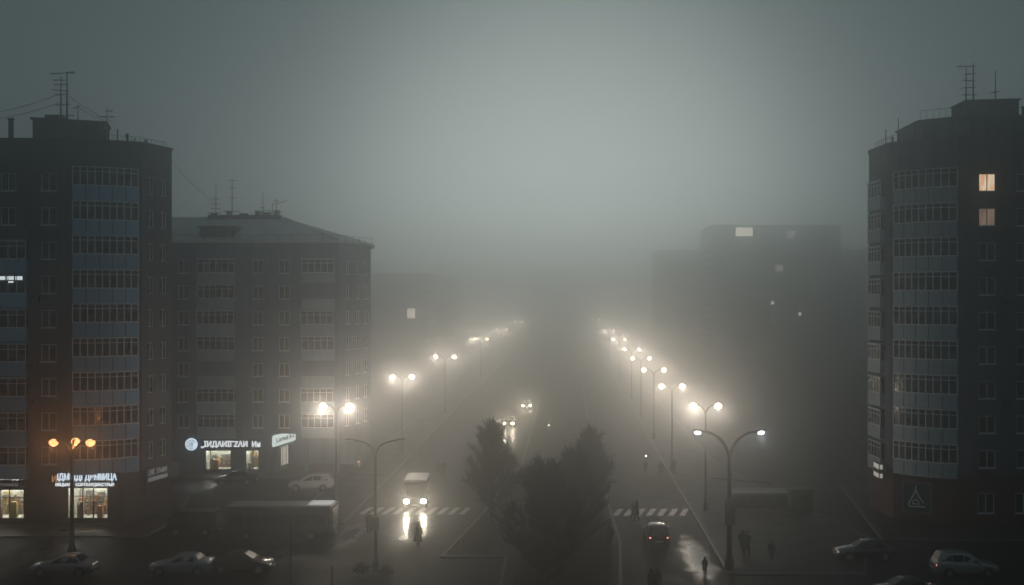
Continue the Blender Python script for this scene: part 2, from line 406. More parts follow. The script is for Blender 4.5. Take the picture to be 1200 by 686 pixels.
def film_mat(n='rain film', lo=.2):
    m, nt, b = newmat(n); N = nt.nodes.new
    tc = N('ShaderNodeTexCoord'); mp = N('ShaderNodeMapping'); mp.inputs['Location'].default_value = (-1, -1, 0); mp.inputs['Scale'].default_value = (2, 2, 0)
    nt.links.new(tc.outputs['Generated'], mp.inputs[0])
    ln = N('ShaderNodeVectorMath'); ln.operation = 'LENGTH'; nt.links.new(mp.outputs[0], ln.inputs[0])
    ns = N('ShaderNodeTexNoise'); ns.inputs['Scale'].default_value = .7; ns.inputs['Detail'].default_value = 6; nt.links.new(tc.outputs['Object'], ns.inputs['Vector'])
    ad = N('ShaderNodeMath'); ad.operation = 'ADD'; sc_ = N('ShaderNodeMath'); sc_.operation = 'MULTIPLY_ADD'; sc_.inputs[1].default_value = .9; sc_.inputs[2].default_value = -.45
    nt.links.new(ns.outputs['Fac'], sc_.inputs[0]); nt.links.new(ln.outputs['Value'], ad.inputs[0]); nt.links.new(sc_.outputs[0], ad.inputs[1])
    for sock, a, c in (('Roughness', lo, .56), ('Specular IOR Level', .5, .03)):
        mr = N('ShaderNodeMapRange'); mr.interpolation_type = 'SMOOTHSTEP'; mr.inputs['From Min'].default_value = .1; mr.inputs['From Max'].default_value = .85
        mr.inputs['To Min'].default_value = a; mr.inputs['To Max'].default_value = c
        nt.links.new(ad.outputs[0], mr.inputs[0]); nt.links.new(mr.outputs[0], b.inputs[sock])
    b.inputs['Base Color'].default_value = (.024, .025, .027, 1)
    wv = N('ShaderNodeTexNoise'); wv.inputs['Scale'].default_value = 3.5; wv.inputs['Detail'].default_value = 3
    m2 = N('ShaderNodeMapping'); m2.inputs['Scale'].default_value = (.7, 1.6, 1); nt.links.new(tc.outputs['Object'], m2.inputs[0]); nt.links.new(m2.outputs[0], wv.inputs['Vector'])
    bp = N('ShaderNodeBump'); bp.inputs['Strength'].default_value = .14; bp.inputs['Distance'].default_value = .03; nt.links.new(wv.outputs['Fac'], bp.inputs['Height']); nt.links.new(bp.outputs[0], b.inputs['Normal'])
    return m
M['puddle'] = film_mat(); M['puddle_dull'] = film_mat('dull rain film', .33)
# films of rain water lying on the road and pavements
def puddle(cx, cy, rx, ry, z, seed):
    rg = random.Random(seed); ph = [rg.uniform(0, 6.28) for _ in range(5)]; pts = []
    for k in range(56):
        a = 2 * math.pi * k / 56; r = 1 + .13 * math.sin(3 * a + ph[0]) + .1 * math.sin(5 * a + ph[1]) + .09 * math.sin(9 * a + ph[2]) + .07 * math.sin(14 * a + ph[3])
        pts.append((cx + rx * r * math.cos(a), cy + ry * r * math.sin(a), z))
    mb = MB(); mb.add(pts, [tuple(range(56))])
    struct(mb.build('puddle', M['puddle_dull' if cy > 100 and cx < -30 else 'puddle']))
for q in ((-13, 91, 2.6, 9.5, .006), (9.4, 80, 1.5, 10, .006), (-40.2, 90.3, 3.6, 1.9, .124), (-38.6, 83.5, 2.2, 4.0, .006),
          (-35.5, 118.2, 4.5, 1.5, .124), (-36.5, 111.5, 5.5, 4.5, .003), (-17.4, 90, 1.5, 7, .0065), (-8.2, 146, 2.6, 18, .006), (-22, 81, 3.4, 4.2, .006)):
    puddle(*q, int(abs(q[0] * 10)))
# crosswalks
def stripes(x0, x1, pitch, wd, y0, y1, shear):
    mb = MB(); x = x0
    while x < x1:
        mb.add([(x, y0, .009), (x + wd, y0, .009), (x + wd + shear, y1, .009), (x + shear, y1, .009)], [(0, 1, 2, 3)]); x += pitch
    return mb
struct(stripes(-18.4, -8.9, .98, .5, 97.6, 100.8, .35).build('crosswalk', M['paint']))
struct(stripes(3.9, 10.4, .98, .5, 97.0, 100.2, .7).build('crosswalk', M['paint']))

# grass on the bed
def inside(p, poly):
    r = False
    for i in range(len(poly)):
        (x1, y1), (x2, y2) = poly[i - 1], poly[i]
        if (y1 > p[1]) != (y2 > p[1]) and p[0] < (x2 - x1) * (p[1] - y1) / (y2 - y1) + x1: r = not r
    return r
gm = MB()
while len(gm.f) < 5200:
    if rng.random() < .55: p = (rng.uniform(-9, -4.3), rng.uniform(81.8, 120)); ok = inside(p, bed)
    else: p = (rng.uniform(-3.6, 3.3), rng.uniform(61.2, 117)); ok = inside(p, [(-3.5, 61.2), (2.3, 61.2), (3.3, 86), (2.5, 117.5), (-3.1, 117.5)])
    if not ok: continue
    a = rng.uniform(0, 6.28); h = rng.uniform(.05, .16); wd = rng.uniform(.02, .05)
    gm.add([(p[0] - wd * math.cos(a), p[1] - wd * math.sin(a), .145), (p[0] + wd * math.cos(a), p[1] + wd * math.sin(a), .145), (p[0] + rng.uniform(-.06, .06), p[1] + rng.uniform(-.06, .06), .145 + h)], [(0, 1, 2)])
tag(gm.build('grass', M['grass']), 'short dark wet grass on the median beds', 'grass', kind='stuff')

# ------------------------------------------------------------------ buildings: facade with openings
def facade(mb, p0, p1, z0, z1, ops, m=0, depth=.2):
    p0 = Vector(p0); p1 = Vector(p1); d = p1 - p0; L = d.length; d /= L; nn = Vector((-d.y, d.x))   # inward
    us = sorted({0, L, *[o[0] for o in ops], *[o[1] for o in ops]}); zs = sorted({z0, z1, *[o[2] for o in ops], *[o[3] for o in ops]})
    def pt(u, z, dep=0): q = p0 + d * u + nn * dep; return (q.x, q.y, z)
    for i in range(len(us) - 1):
        for j in range(len(zs) - 1):
            uc, zc = (us[i] + us[i + 1]) / 2, (zs[j] + zs[j + 1]) / 2
            if any(o[0] < uc < o[1] and o[2] < zc < o[3] for o in ops): continue
            mb.quad(pt(us[i], zs[j]), pt(us[i + 1], zs[j]), pt(us[i + 1], zs[j + 1]), pt(us[i], zs[j + 1]), m)
    for u0, u1, a, b in [o[:4] for o in ops]:
        mb.quad(pt(u0, a), pt(u0, a, depth), pt(u0, b, depth), pt(u0, b), m)
        mb.quad(pt(u1, a, depth), pt(u1, a), pt(u1, b), pt(u1, b, depth), m)
        mb.quad(pt(u0, a), pt(u1, a), pt(u1, a, depth), pt(u0, a, depth), m)
        mb.quad(pt(u0, b, depth), pt(u1, b, depth), pt(u1, b), pt(u0, b), m)
_wc = {}
def window(parent, base, p0, p1, u0, u1, z0, z1, mat='pane', split=(.5,), transom=None, sill=True, dep=.16, label=None, fm='frame'):
    p0 = Vector(p0); p1 = Vector(p1); d = (p1 - p0).normalized(); q = p0 + d * u0
    W, H = u1 - u0, z1 - z0; ang = math.atan2(d.y, d.x)
    key = (round(W, 3), round(H, 3), mat, split, transom, sill, dep, fm)
    if key not in _wc:
        g = MB().box(.0, W, dep - .02, dep + .02, 0, H).mesh('window', M[mat])
        f = MB(); t = .07; y0, y1 = dep - .07, dep - .021
        f.box(0, t, y0, y1, 0, H); f.box(W - t, W, y0, y1, 0, H); f.box(t, W - t, y0, y1, 0, t); f.box(t, W - t, y0, y1, H - t, H)
        for s in split: f.box(W * s - .035, W * s + .035, y0 - .002, y1, t, H - t)
        if transom: f.box(t, W - t, y0 - .004, y1, H * transom - .03, H * transom + .03)
        fr = f.mesh('frame', M[fm])
        s = MB().box(-.08, W + .08, -.09, dep - .075, -.06, -.004).mesh('sill', M['sill']) if sill else None
        _wc[key] = (g, fr, s)
    g, fr, s = _wc[key]
    o = link('window', g, parent, (q.x - base[0], q.y - base[1], z0), ang)
    link('frame', fr, o)
    if s: link('sill', s, o)
    if label: o['label'] = label
    return o
def poly_roof(mb, poly, z, m=0): mb.add([(x, y, z) for x, y in poly], [tuple(range(len(poly)))], m)
def arc(A, B, sag, n):
    A = Vector(A); B = Vector(B); d = B - A; nn = Vector((d.y, -d.x)).normalized()   # outward, right of direction
    out = []
    for i in range(n + 1):
        t = i / n; q = A + d * t + nn * sag * (1 - (2 * t - 1) ** 2); out.append((q.x, q.y))
    return out
def bay(parent, base, pts, inner, ztop, hwin, hpan, pm, panes, labels=None, seams=5, trans=.27):
    """one storey of the curved glazed bay: sheet apron, glass, white glazing bars"""
    b = Vector((base[0], base[1], 0))
    zt, zw, zb = ztop, ztop - hwin, ztop - hwin - hpan
    A = MB(); n = len(pts)
    loc = lambda p, z: (p[0] - base[0], p[1] - base[1], z)
    ring = list(pts) + list(inner)
    A.prism([(x - base[0], y - base[1]) for x, y in ring], zb, zw - .02)
    # lip and seams on the apron
    def off(p, q, e):
        d = (Vector(q) - Vector(p)).normalized(); return Vector((d.y, -d.x)) * e
    for i in range(n - 1):
        o1 = off(pts[max(i - 1, 0)], pts[min(i + 1, n - 1)], .035); o2 = off(pts[i], pts[min(i + 2, n - 1)], .035)
        P, Q = Vector(pts[i]), Vector(pts[i + 1])
        for z0, z1 in ((zb + .001, zb + .09),):
            A.add([loc(P + o1, z0), loc(Q + o2, z0), loc(Q + o2, z1), loc(P + o1, z1), loc(P, z0), loc(Q, z0), loc(Q, z1), loc(P, z1)], [(0, 1, 2, 3), (3, 2, 6, 7), (1, 0, 4, 5)], 0)
    S = A
    for k in range(1, seams):
        t = k / seams * (n - 1); i = min(int(t), n - 2); P = Vector(pts[i]).lerp(Vector(pts[i + 1]), t - i); d = (Vector(pts[i + 1]) - Vector(pts[i])).normalized(); nn = Vector((d.y, -d.x))
        for sgn in (1,):
            a = P - d * .03; c = P + d * .03
            S.add([loc(a + nn * .02, zb + .1), loc(c + nn * .02, zb + .1), loc(c + nn * .02, zw - .03), loc(a + nn * .02, zw - .03), loc(a, zb + .1), loc(c, zb + .1), loc(c, zw - .03), loc(a, zw - .03)], [(0, 1, 2, 3), (4, 0, 3, 7), (1, 5, 6, 2)], 1)
    ap = A.build('bay_apron', [M[pm], M['metal']], parent)
    G = MB(); ins = [Vector(p) - off(pts[max(i - 1, 0)], pts[min(i + 1, n - 1)], .06) for i, p in enumerate(pts)]
    e0, e1 = Vector(inner[-1]), Vector(inner[0])
    chain = [e0] + ins + [e1]
    for i in range(len(chain) - 1):
        G.quad(loc(chain[i], zw), loc(chain[i + 1], zw), loc(chain[i + 1], zt), loc(chain[i], zt))
    g = G.build('bay_window', M['pane_bay'], parent)
    Fm = MB()
    def bar(P, Q, z0, z1, e=.05):
        P, Q = Vector(P), Vector(Q); d = (Q - P).normalized(); nn = Vector((d.y, -d.x)) * e
        vs = [loc(P, z0), loc(Q, z0), loc(Q, z1), loc(P, z1), loc(P + nn, z0), loc(Q + nn, z0), loc(Q + nn, z1), loc(P + nn, z1)]
        Fm.add(vs, [(4, 5, 6, 7), (0, 1, 5, 4), (3, 7, 6, 2), (0, 4, 7, 3), (1, 2, 6, 5)])
    for i in range(n - 1):
        P, Q = ins[i], ins[i + 1]
        bar(P, Q, zw - .018, zw + .08); bar(P, Q, zt - .09, zt - .002); bar(P, Q, zt - hwin * trans - .03, zt - hwin * trans + .03, .045)
    for k in range(panes + 1):
        t = k / panes * (n - 1); i = min(int(t), n - 2); P = ins[i].lerp(ins[i + 1], t - i); d = (ins[i + 1] - ins[i]).normalized()
        bar(P - d * .042, P + d * .042, zw, zt, .06)
    Fm.build('frame', M['frame'], g)
    return ap
def loggia(parent, base, p0, p1, u0, u1, zw, zt, hp, pm, out=.5, panes=4, mat='pane', glaz=True, lit=None):
    """flat glazed balcony standing proud of the wall"""
    p0 = Vector(p0); p1 = Vector(p1); d = (p1 - p0).normalized(); q = p0 + d * u0; W = u1 - u0; ang = math.atan2(d.y, d.x)
    H = zt - zw
    a = MB(); a.box(0, W, -out, 0.1, -hp, 0); a.box(-.03, W + .03, -out - .03, .1, -hp - .1, -hp - .002)
    o = a.build('balcony', M[pm], parent, (q.x - base[0], q.y - base[1], zw), ang)
    if glaz:
        g = MB().box(.04, W - .04, -out + .06, .1, .003, H).build('glazing', M[mat], o)
        f = MB()
        for k in range(panes + 1):
            x = .03 + (W - .06) * k / panes; f.box(x - .03, x + .03, -out + .01, -out + .058, .003, H - .003)
        f.box(.06, W - .06, -out + .014, -out + .058, .003, .08); f.box(.06, W - .06, -out + .014, -out + .058, H - .07, H - .004); f.box(.06, W - .06, -out + .012, -out + .058, H * .7 - .03, H * .7 + .03)
        f.build('frame', M['frame'], o)
        c = MB().box(-.03, W + .03, -out - .03, .1, H + .002, H + .1).build('balcony_roof', M[pm], o)
    return o
def shop_room(parent, base, p0, p1, u0, u1, z0, z1, deep=2.6, strength=1, seed=0, bars=(.3, .5, .72), transom=.72):
    rg = random.Random(seed); p0 = Vector(p0); d = (Vector(p1) - p0).normalized(); q = p0 + d * u0; W = u1 - u0; H = z1 - z0; ang = math.atan2(d.y, d.x)
    r = MB()
    y0 = .22
    r.quad((0, y0, 0), (W, y0, 0), (W, deep, 0), (0, deep, 0)); r.quad((0, deep, H), (W, deep, H), (W, y0, H), (0, y0, H))
    r.quad((0, deep, 0), (W, deep, 0), (W, deep, H), (0, deep, H)); r.quad((0, y0, 0), (0, deep, 0), (0, deep, H), (0, y0, H)); r.quad((W, deep, 0), (W, y0, 0), (W, y0, H), (W, deep, H))
    o = r.build('shop_room', M['shop'], parent, (q.x - base[0], q.y - base[1], z0), ang)
    MB().box(.2, W - .2, .7, 1.0, H - .06, H - .01).box(.2, W - .2, deep - .8, deep - .6, H - .06, H - .012).build('ceiling_lamp', M['tube'], o)
    g = MB()
    for s in range(int(W / .55)):
        x = .15 + s * (W - .3) / max(1, int(W / .55))
        hh = H * rg.uniform(.45, .8)
        g.box(x, x + .42, deep - .55, deep - .1, 0, hh, rg.randrange(5))
        for k in range(int(hh / .35)):
            for j in range(3):
                if rg.random() < .75: g.box(x + j * .14, x + j * .14 + .11, deep - .75, deep - .56, .08 + k * .35, .08 + k * .35 + rg.uniform(.12, .27), rg.randrange(5))
    for s in range(max(1, int(W / 1.1))):
        x = rg.uniform(.1, W - .6); g.box(x, x + rg.uniform(.25, .5), .5, .8, 0, H * rg.uniform(.25, .6), rg.randrange(5))
    g.build('shelf_goods', GOODS, o)
    w_ = MB().box(0, W, .13, .15, 0, H).build('shop_pane', M['clear'], parent, o.location, ang)
    f = MB(); t = .07
    f.box(0, t, .06, .128, 0, H); f.box(W - t, W, .06, .128, 0, H); f.box(t, W - t, .06, .128, 0, t); f.box(t, W - t, .06, .128, H - t, H)
    for b_ in bars: f.box(W * b_ - .04, W * b_ + .04, .055, .128, t, H - t)
    if transom: f.box(t, W - t, .05, .128, H * transom - .03, H * transom + .03)
    f.build('frame', M['metal'], w_)
    return o
def ac_unit(parent, base, x, y, z):
    m = MB().bbox(-.42, .42, -.36, -.04, 0, .6, .02); m.box(-.3, -.26, -.3, .02, -.05, -.002); m.box(.26, .3, -.3, .02, -.05, -.002)
    o = m.build('air_conditioner', M['ac'], parent, (x - base[0], y - base[1], z))
    MB().lathe([(.22, -.001), (.2, .02), (.05, .02), (.04, .03)], n=14).build('fan_grille', M['metal'], o, (-.1, -.362, .3)).rotation_euler = (R(90), 0, 0)

PITCH = 2.87
# ---------- left tower
def left_tower():
    base = (-45, 96); t = thing('apartment_tower', 'dark tower with curved blue glazed balconies and two lit shops at its foot', 'apartment tower', (base[0], base[1], .12), group='apartment buildings')
    ZB, ZR = 4.1, 32.2
    tops = [29.4 - PITCH * i for i in range(9)]
    lc = lambda pts: [(x - base[0], y - base[1]) for x, y in pts]
    wl = MB()
    P0, P1 = (-54.0, 93.0), (-41.4, 93.0)
    ops = []; col = [(-43.5, .65, range(9)), (-46.9, .65, range(2)), (-51.6, .65, range(9))]
    wins = []
    for X, hw, rows in col:
        for i in rows: ops.append((X - hw + 54, X + hw + 54, tops[i] - 1.5, tops[i])); wins.append((ops[-1], X, i))
    l0, l1 = lc([P0, P1]); facade(wl, l0, l1, ZB, ZR, ops)
    A, B = (-41.2, 92.75), (-36.75, 95.05)
    E0, E1 = (-36.55, 95.3), (-35.45, 99.4)
    wl.quad((*lc([P1])[0], ZB), (*lc([E0])[0], ZB), (*lc([E0])[0], ZR), (*lc([P1])[0], ZR))   # wall behind the bay
    eops = []
    for i in range(9):
        for u in (.75, 2.55): eops.append((u, u + .95, tops[i] - 1.5, tops[i]))
    e0, e1 = lc([E0, E1]); facade(wl, e0, e1, ZB, ZR, eops)
    back = lc([E1, (-38.2, 105), (-54, 105), P0])
    for i in range(3): wl.quad((*back[i], 0), (*back[i + 1], 0), (*back[i + 1], ZR), (*back[i], ZR))
    roof_poly = [P0, P1, E0, E1, (-38.2, 105), (-54, 105)]
    wl.build('wall', M['wall_dark'], t)
    for (o, X, i) in wins:
        window(t, base, P0, P1, *o, mat='pane')
    for o in eops: window(t, base, E0, E1, *o, sill=False)
    # ground floor
    g = MB(); G0, G1, G2 = (-54.0, 93.2), (-37.3, 93.2), (-36.3, 95.6)
    sh1 = (54 - 50.2, 54 - 45.65, .35, 2.85); sh2 = (54 - 42.05, 54 - 38.62, .35, 3.0)
    g0, g1, g2 = lc([G0, G1, G2]); facade(g, g0, g1, 0, ZB, [sh1, sh2], 0, .22)
    g.quad((*g1, 0), (*g2, 0), (*g2, ZB), (*g1, ZB)); g.quad((*g2, 0), (*e1, 0), (*e1, ZB), (*g2, ZB))
    poly_roof(g, lc([(-54, 93.0), P1, E0, E1, (-38.2, 105), (-54, 105)]), ZB - .003)
    gf = g.build('ground_floor', M['wall_base'], t)
    shop_room(t, base, G0, G1, *sh1, seed=3, bars=(.55, .72)); shop_room(t, base, G0, G1, *sh2, seed=8, bars=(.14, .38, .64))
    # rounded bay
    outer = arc((-41.3, 92.55), (-36.65, 94.75), .55, 12); inner = [(-36.75, 95.25), (-41.25, 93.12)]
    for i in range(9): bay(t, base, outer, inner, 29.95 - PITCH * i, 1.62, 1.24, 'panel_blue', 9, seams=5)
    r = MB(); r.prism(lc(list(arc((-41.35, 92.5), (-36.6, 94.7), .58, 12)) + inner), 29.96, 30.12); r.build('bay_cornice', M['wall_dark'], t)
    # rows of glazed loggias at the frame edge
    for i in range(2, 9):
        loggia(t, base, P0, P1, 54 - 48.9, 54 - 45.2, tops[i] - 1.5, tops[i] + .05, 1.05, 'panel_blue', .45, 5, 'pane_bay')
    lg = MB().box(-.02, 3.0, -.402, -.392, 0, .42)
    i = 3; q = (-48.6 - base[0], 93 - base[1], tops[i] - .42)
    o = MB()
    for k in range(4): o.box(.02 + k * .72, .02 + k * .72 + .58, -.43, -.405, 0, .3)
    o.box(1.55, 2.0, -.43, -.405, -.24, -.1)
    o.build('lit_window', M['lit_white'], t, (-48.25 - base[0], 93 - base[1], tops[i] - .36))
    for X, i in ((-44.75, 1), (-44.6, 3), (-44.75, 5), (-44.6, 6)): ac_unit(t, base, X, 93, tops[i] - 1.9 - .3)
    # roof: parapet, penthouse
    rf = MB(); poly_roof(rf, lc(roof_poly), ZR - .5); rf.build('roof', M['felt'], t)
    cp = MB(); n = len(roof_poly); rp = lc(roof_poly)
    for a in range(n):
        p, q_ = Vector(rp[a]), Vector(rp[(a + 1) % n]); d = (q_ - p).normalized(); nn = Vector((d.y, -d.x))
        cp.add([(*(p + nn * .12), ZR + .002), (*(q_ + nn * .12), ZR + .002), (*(q_ - nn * .25), ZR + .002), (*(p - nn * .25), ZR + .002),
                (*(p + nn * .12), ZR + .14), (*(q_ + nn * .12), ZR + .14), (*(q_ - nn * .25), ZR + .14), (*(p - nn * .25), ZR + .14)],
               [(0, 1, 5, 4), (4, 5, 6, 7), (2, 3, 7, 6), (1, 0, 3, 2), (0, 4, 7, 3), (1, 2, 6, 5)])
    cp.build('parapet_cap', M['wall_dark'], t)
    ph = MB(); pp = lc([(-46.1, 95.6), (-40.7, 97.9), (-41.9, 101.5), (-47.4, 99.4)])
    ph.prism(pp, ZR - .5, 34.35); ph.prism([(x * 1.0 + (.0), y) for x, y in lc([(-46.25, 95.45), (-40.55, 97.8), (-41.8, 101.65), (-47.5, 99.5)])], 34.352, 34.5)
    ph.box(*[v for v in (-45.8 - base[0], -44.6 - base[0], 97.2 - base[1], 98.6 - base[1], 34.5, 35.0)])
    ph.build('penthouse', M['wall_dark'], t)
    for X, Y, h, r_ in ((-47.3, 94.3, 2.0, .22), (-39.5, 95.4, 1.1, .07), (-38.9, 95.9, 1.3, .06), (-38.3, 96.5, 1.0, .12), (-37.8, 96.9, .7, .05), (-37.2, 97.9, .7, .11), (-40.3, 95.2, 1.6, .05)):
        MB().path([(0, 0, -.5), (0, 0, h - .1)], r_, 8).lathe([(r_, h - .1), (r_ * 1.5, h - .1), (r_ * 1.2, h), (0, h + .01)], n=10).build('vent_pipe', M['metal'], t, (X - base[0], Y - base[1], ZR))
    ra = MB()
    for a, b_ in (((-41.3, 93.6), (-36.9, 95.8)), ((-36.9, 95.8), (-35.9, 99.2))):
        for k in range(8):
            x = a[0] + (b_[0] - a[0]) * k / 7 - base[0]; y = a[1] + (b_[1] - a[1]) * k / 7 - base[1]
            ra.tube((x, y, ZR + .1), (x, y, ZR + .65), .018, .018, 5)
        ra.tube((a[0] - base[0], a[1] - base[1], ZR + .62), (b_[0] - base[0], b_[1] - base[1], ZR + .62), .018, .018, 5)
    ra.build('roof_railing', M['metal'], t)
    return t
left_tower()

# ---------- right tower
def right_tower():
    base = (38, 97); t = thing('apartment_tower', 'dark tower with curved grey balconies, one warm lit window and a blue triangle sign', 'apartment tower', (base[0], base[1], .12), group='apartment buildings')
    ZB, ZR = 4.3, 32.2
    tops = [29.25 - PITCH * i for i in range(10)]
    lc = lambda pts: [(x - base[0], y - base[1]) for x, y in pts]
    P0, P1 = (32.35, 92.0), (54.0, 92.0)
    wl = MB(); ops = []
    for X in (34.82, 37.95, 41.6, 45.8, 49.5):
        for i in range(9): ops.append((X - .7 - P0[0], X + .7 - P0[0], tops[i] - 1.48, tops[i]))
    l0, l1 = lc([P0, P1]); facade(wl, l0, l1, ZB, ZR, ops)
    E0, E1 = (27.45, 101.0), (27.75, 95.6)
    e0, e1 = lc([E0, E1]); facade(wl, e0, e1, ZB, ZR, [])
    wl.quad((*e1, ZB), (*l0, ZB), (*l0, ZR), (*e1, ZR))
    bk = lc([P1, (54, 112), (31, 112), E0])
    for i in range(3): wl.quad((*bk[i], 0), (*bk[i + 1], 0), (*bk[i + 1], ZR), (*bk[i], ZR))
    wl.build('wall', M['wall_right'], t)
    for k, o in enumerate(ops):
        c_, i = divmod(k, 9)
        mt, lb = ('lit_warm', 'brightly lit window with warm curtains') if (c_, i) == (0, 0) else ('lit_dim', 'dimly lit window with pinkish curtains') if (c_, i) == (0, 1) else ('pane', None)
        window(t, base, P0, P1, *o, mat=mt, label=lb)
    g = MB(); G1, G0 = (28.0, 95.4), (32.0, 92.25)
    gops = []
    for X in (34.82, 37.95, 41.6, 45.8): gops.append((X - .7 - G0[0], X + .7 - G0[0], 1.0, 2.7))
    gp = lc([E0, G1, G0, (54.0, 92.25)])
    g.quad((*gp[0], 0), (*gp[1], 0), (*gp[1], ZB), (*gp[0], ZB)); g.quad((*gp[1], 0), (*gp[2], 0), (*gp[2], ZB), (*gp[1], ZB))
    facade(g, gp[2], gp[3], 0, ZB, gops)
    poly_roof(g, lc([E0, E1, P0, P1, (54, 112), (31, 112)]), ZB - .003)
    g.build('ground_floor', M['wall_red'], t)
    for o in gops: window(t, base, G0, (54.0, 92.25), *o)
    outer = arc((27.95, 95.2), (32.25, 91.75), .62, 12); inner = [(32.35, 92.15), (28.1, 95.5)]
    for i in range(9): bay(t, base, outer, inner, 29.75 - PITCH * i, 1.62, 1.24, 'panel_grey', 9, seams=5)
    r = MB(); r.prism(lc(list(arc((27.85, 95.15), (32.3, 91.65), .66, 12)) + inner), 29.76, 29.95); r.build('bay_cornice', M['wall_right'], t)
    for i in range(9):
        L = (Vector(E1) - Vector(E0)).length
        loggia(t, base, E0, E1, .9, L - 1.2, tops[i] - 1.45, tops[i] - .05, 1.0, 'panel_grey', .42, 4, 'pane_bay')
    for X, i in ((36.5, 1), (36.5, 6), (36.4, 3)): ac_unit(t, base, X, 92, tops[i] - 2.2)
    roof_poly = [E0, E1, P0, P1, (54, 112), (31, 112)]
    rf = MB(); poly_roof(rf, lc(roof_poly), ZR - .5); rf.build('roof', M['felt'], t)
    cp = MB(); rp = lc(roof_poly); n = len(rp)
    for a in range(n):
        p, q_ = Vector(rp[a]), Vector(rp[(a + 1) % n]); d = (q_ - p).normalized(); nn = Vector((d.y, -d.x))
        cp.add([(*(p + nn * .12), ZR + .002), (*(q_ + nn * .12), ZR + .002), (*(q_ - nn * .25), ZR + .002), (*(p - nn * .25), ZR + .002),
                (*(p + nn * .12), ZR + .14), (*(q_ + nn * .12), ZR + .14), (*(q_ - nn * .25), ZR + .14), (*(p - nn * .25), ZR + .14)],
               [(0, 1, 5, 4), (4, 5, 6, 7), (2, 3, 7, 6), (1, 0, 3, 2), (0, 4, 7, 3), (1, 2, 6, 5)])
    cp.build('parapet_cap', M['wall_right'], t)
    ph = MB(); ph.prism(lc([(30.9, 97.5), (34.5, 94.6), (52, 94.6), (52, 104), (30.9, 104)]), ZR - .5, 34.4)
    ph.prism(lc([(30.75, 97.45), (34.45, 94.45), (52.1, 94.45), (52.1, 104.1), (30.75, 104.1)]), 34.402, 34.55)
    ph.prism(lc([(34.6, 96.4), (38.9, 95.6), (39.4, 100), (34.6, 100)]), 34.55, 36.0); ph.prism(lc([(34.5, 96.25), (39.05, 95.45), (39.5, 100.1), (34.5, 100.1)]), 36.002, 36.12)
    ph.build('penthouse', M['wall_right'], t)
    for X, Y, h, r_ in ((28.3, 98.6, 1.7, .05), (28.5, 97.2, .8, .09), (28.7, 96.2, 2.3, .04), (29.2, 96.0, .9, .1), (29.9, 95.5, 1.2, .05), (30.6, 95.0, 1.5, .08), (31.2, 94.5, 1.1, .05), (39.3, 95.5, 3.2, .2)):
        MB().path([(0, 0, -.5), (0, 0, h - .1)], r_, 8).lathe([(r_, h - .1), (r_ * 1.5, h - .1), (r_ * 1.2, h), (0, h + .01)], n=10).build('vent_pipe', M['metal'], t, (X - base[0], Y - base[1], ZR))
    ra = MB()
    for a, b_ in (((27.9, 100.6), (28.1, 95.9)), ((28.1, 95.9), (32.3, 92.4)), ((30.95, 97.3), (34.5, 94.5))):
        zz = 34.55 if a[0] == 30.95 else ZR
        for k in range(9):
            x = a[0] + (b_[0] - a[0]) * k / 8 - base[0]; y = a[1] + (b_[1] - a[1]) * k / 8 - base[1]
            ra.tube((x, y, zz), (x, y, zz + .8), .018, .018, 5)
        ra.tube((a[0] - base[0], a[1] - base[1], zz + .78), (b_[0] - base[0], b_[1] - base[1], zz + .78), .018, .018, 5)
    ra.build('roof_railing', M['metal'], t)
right_tower()

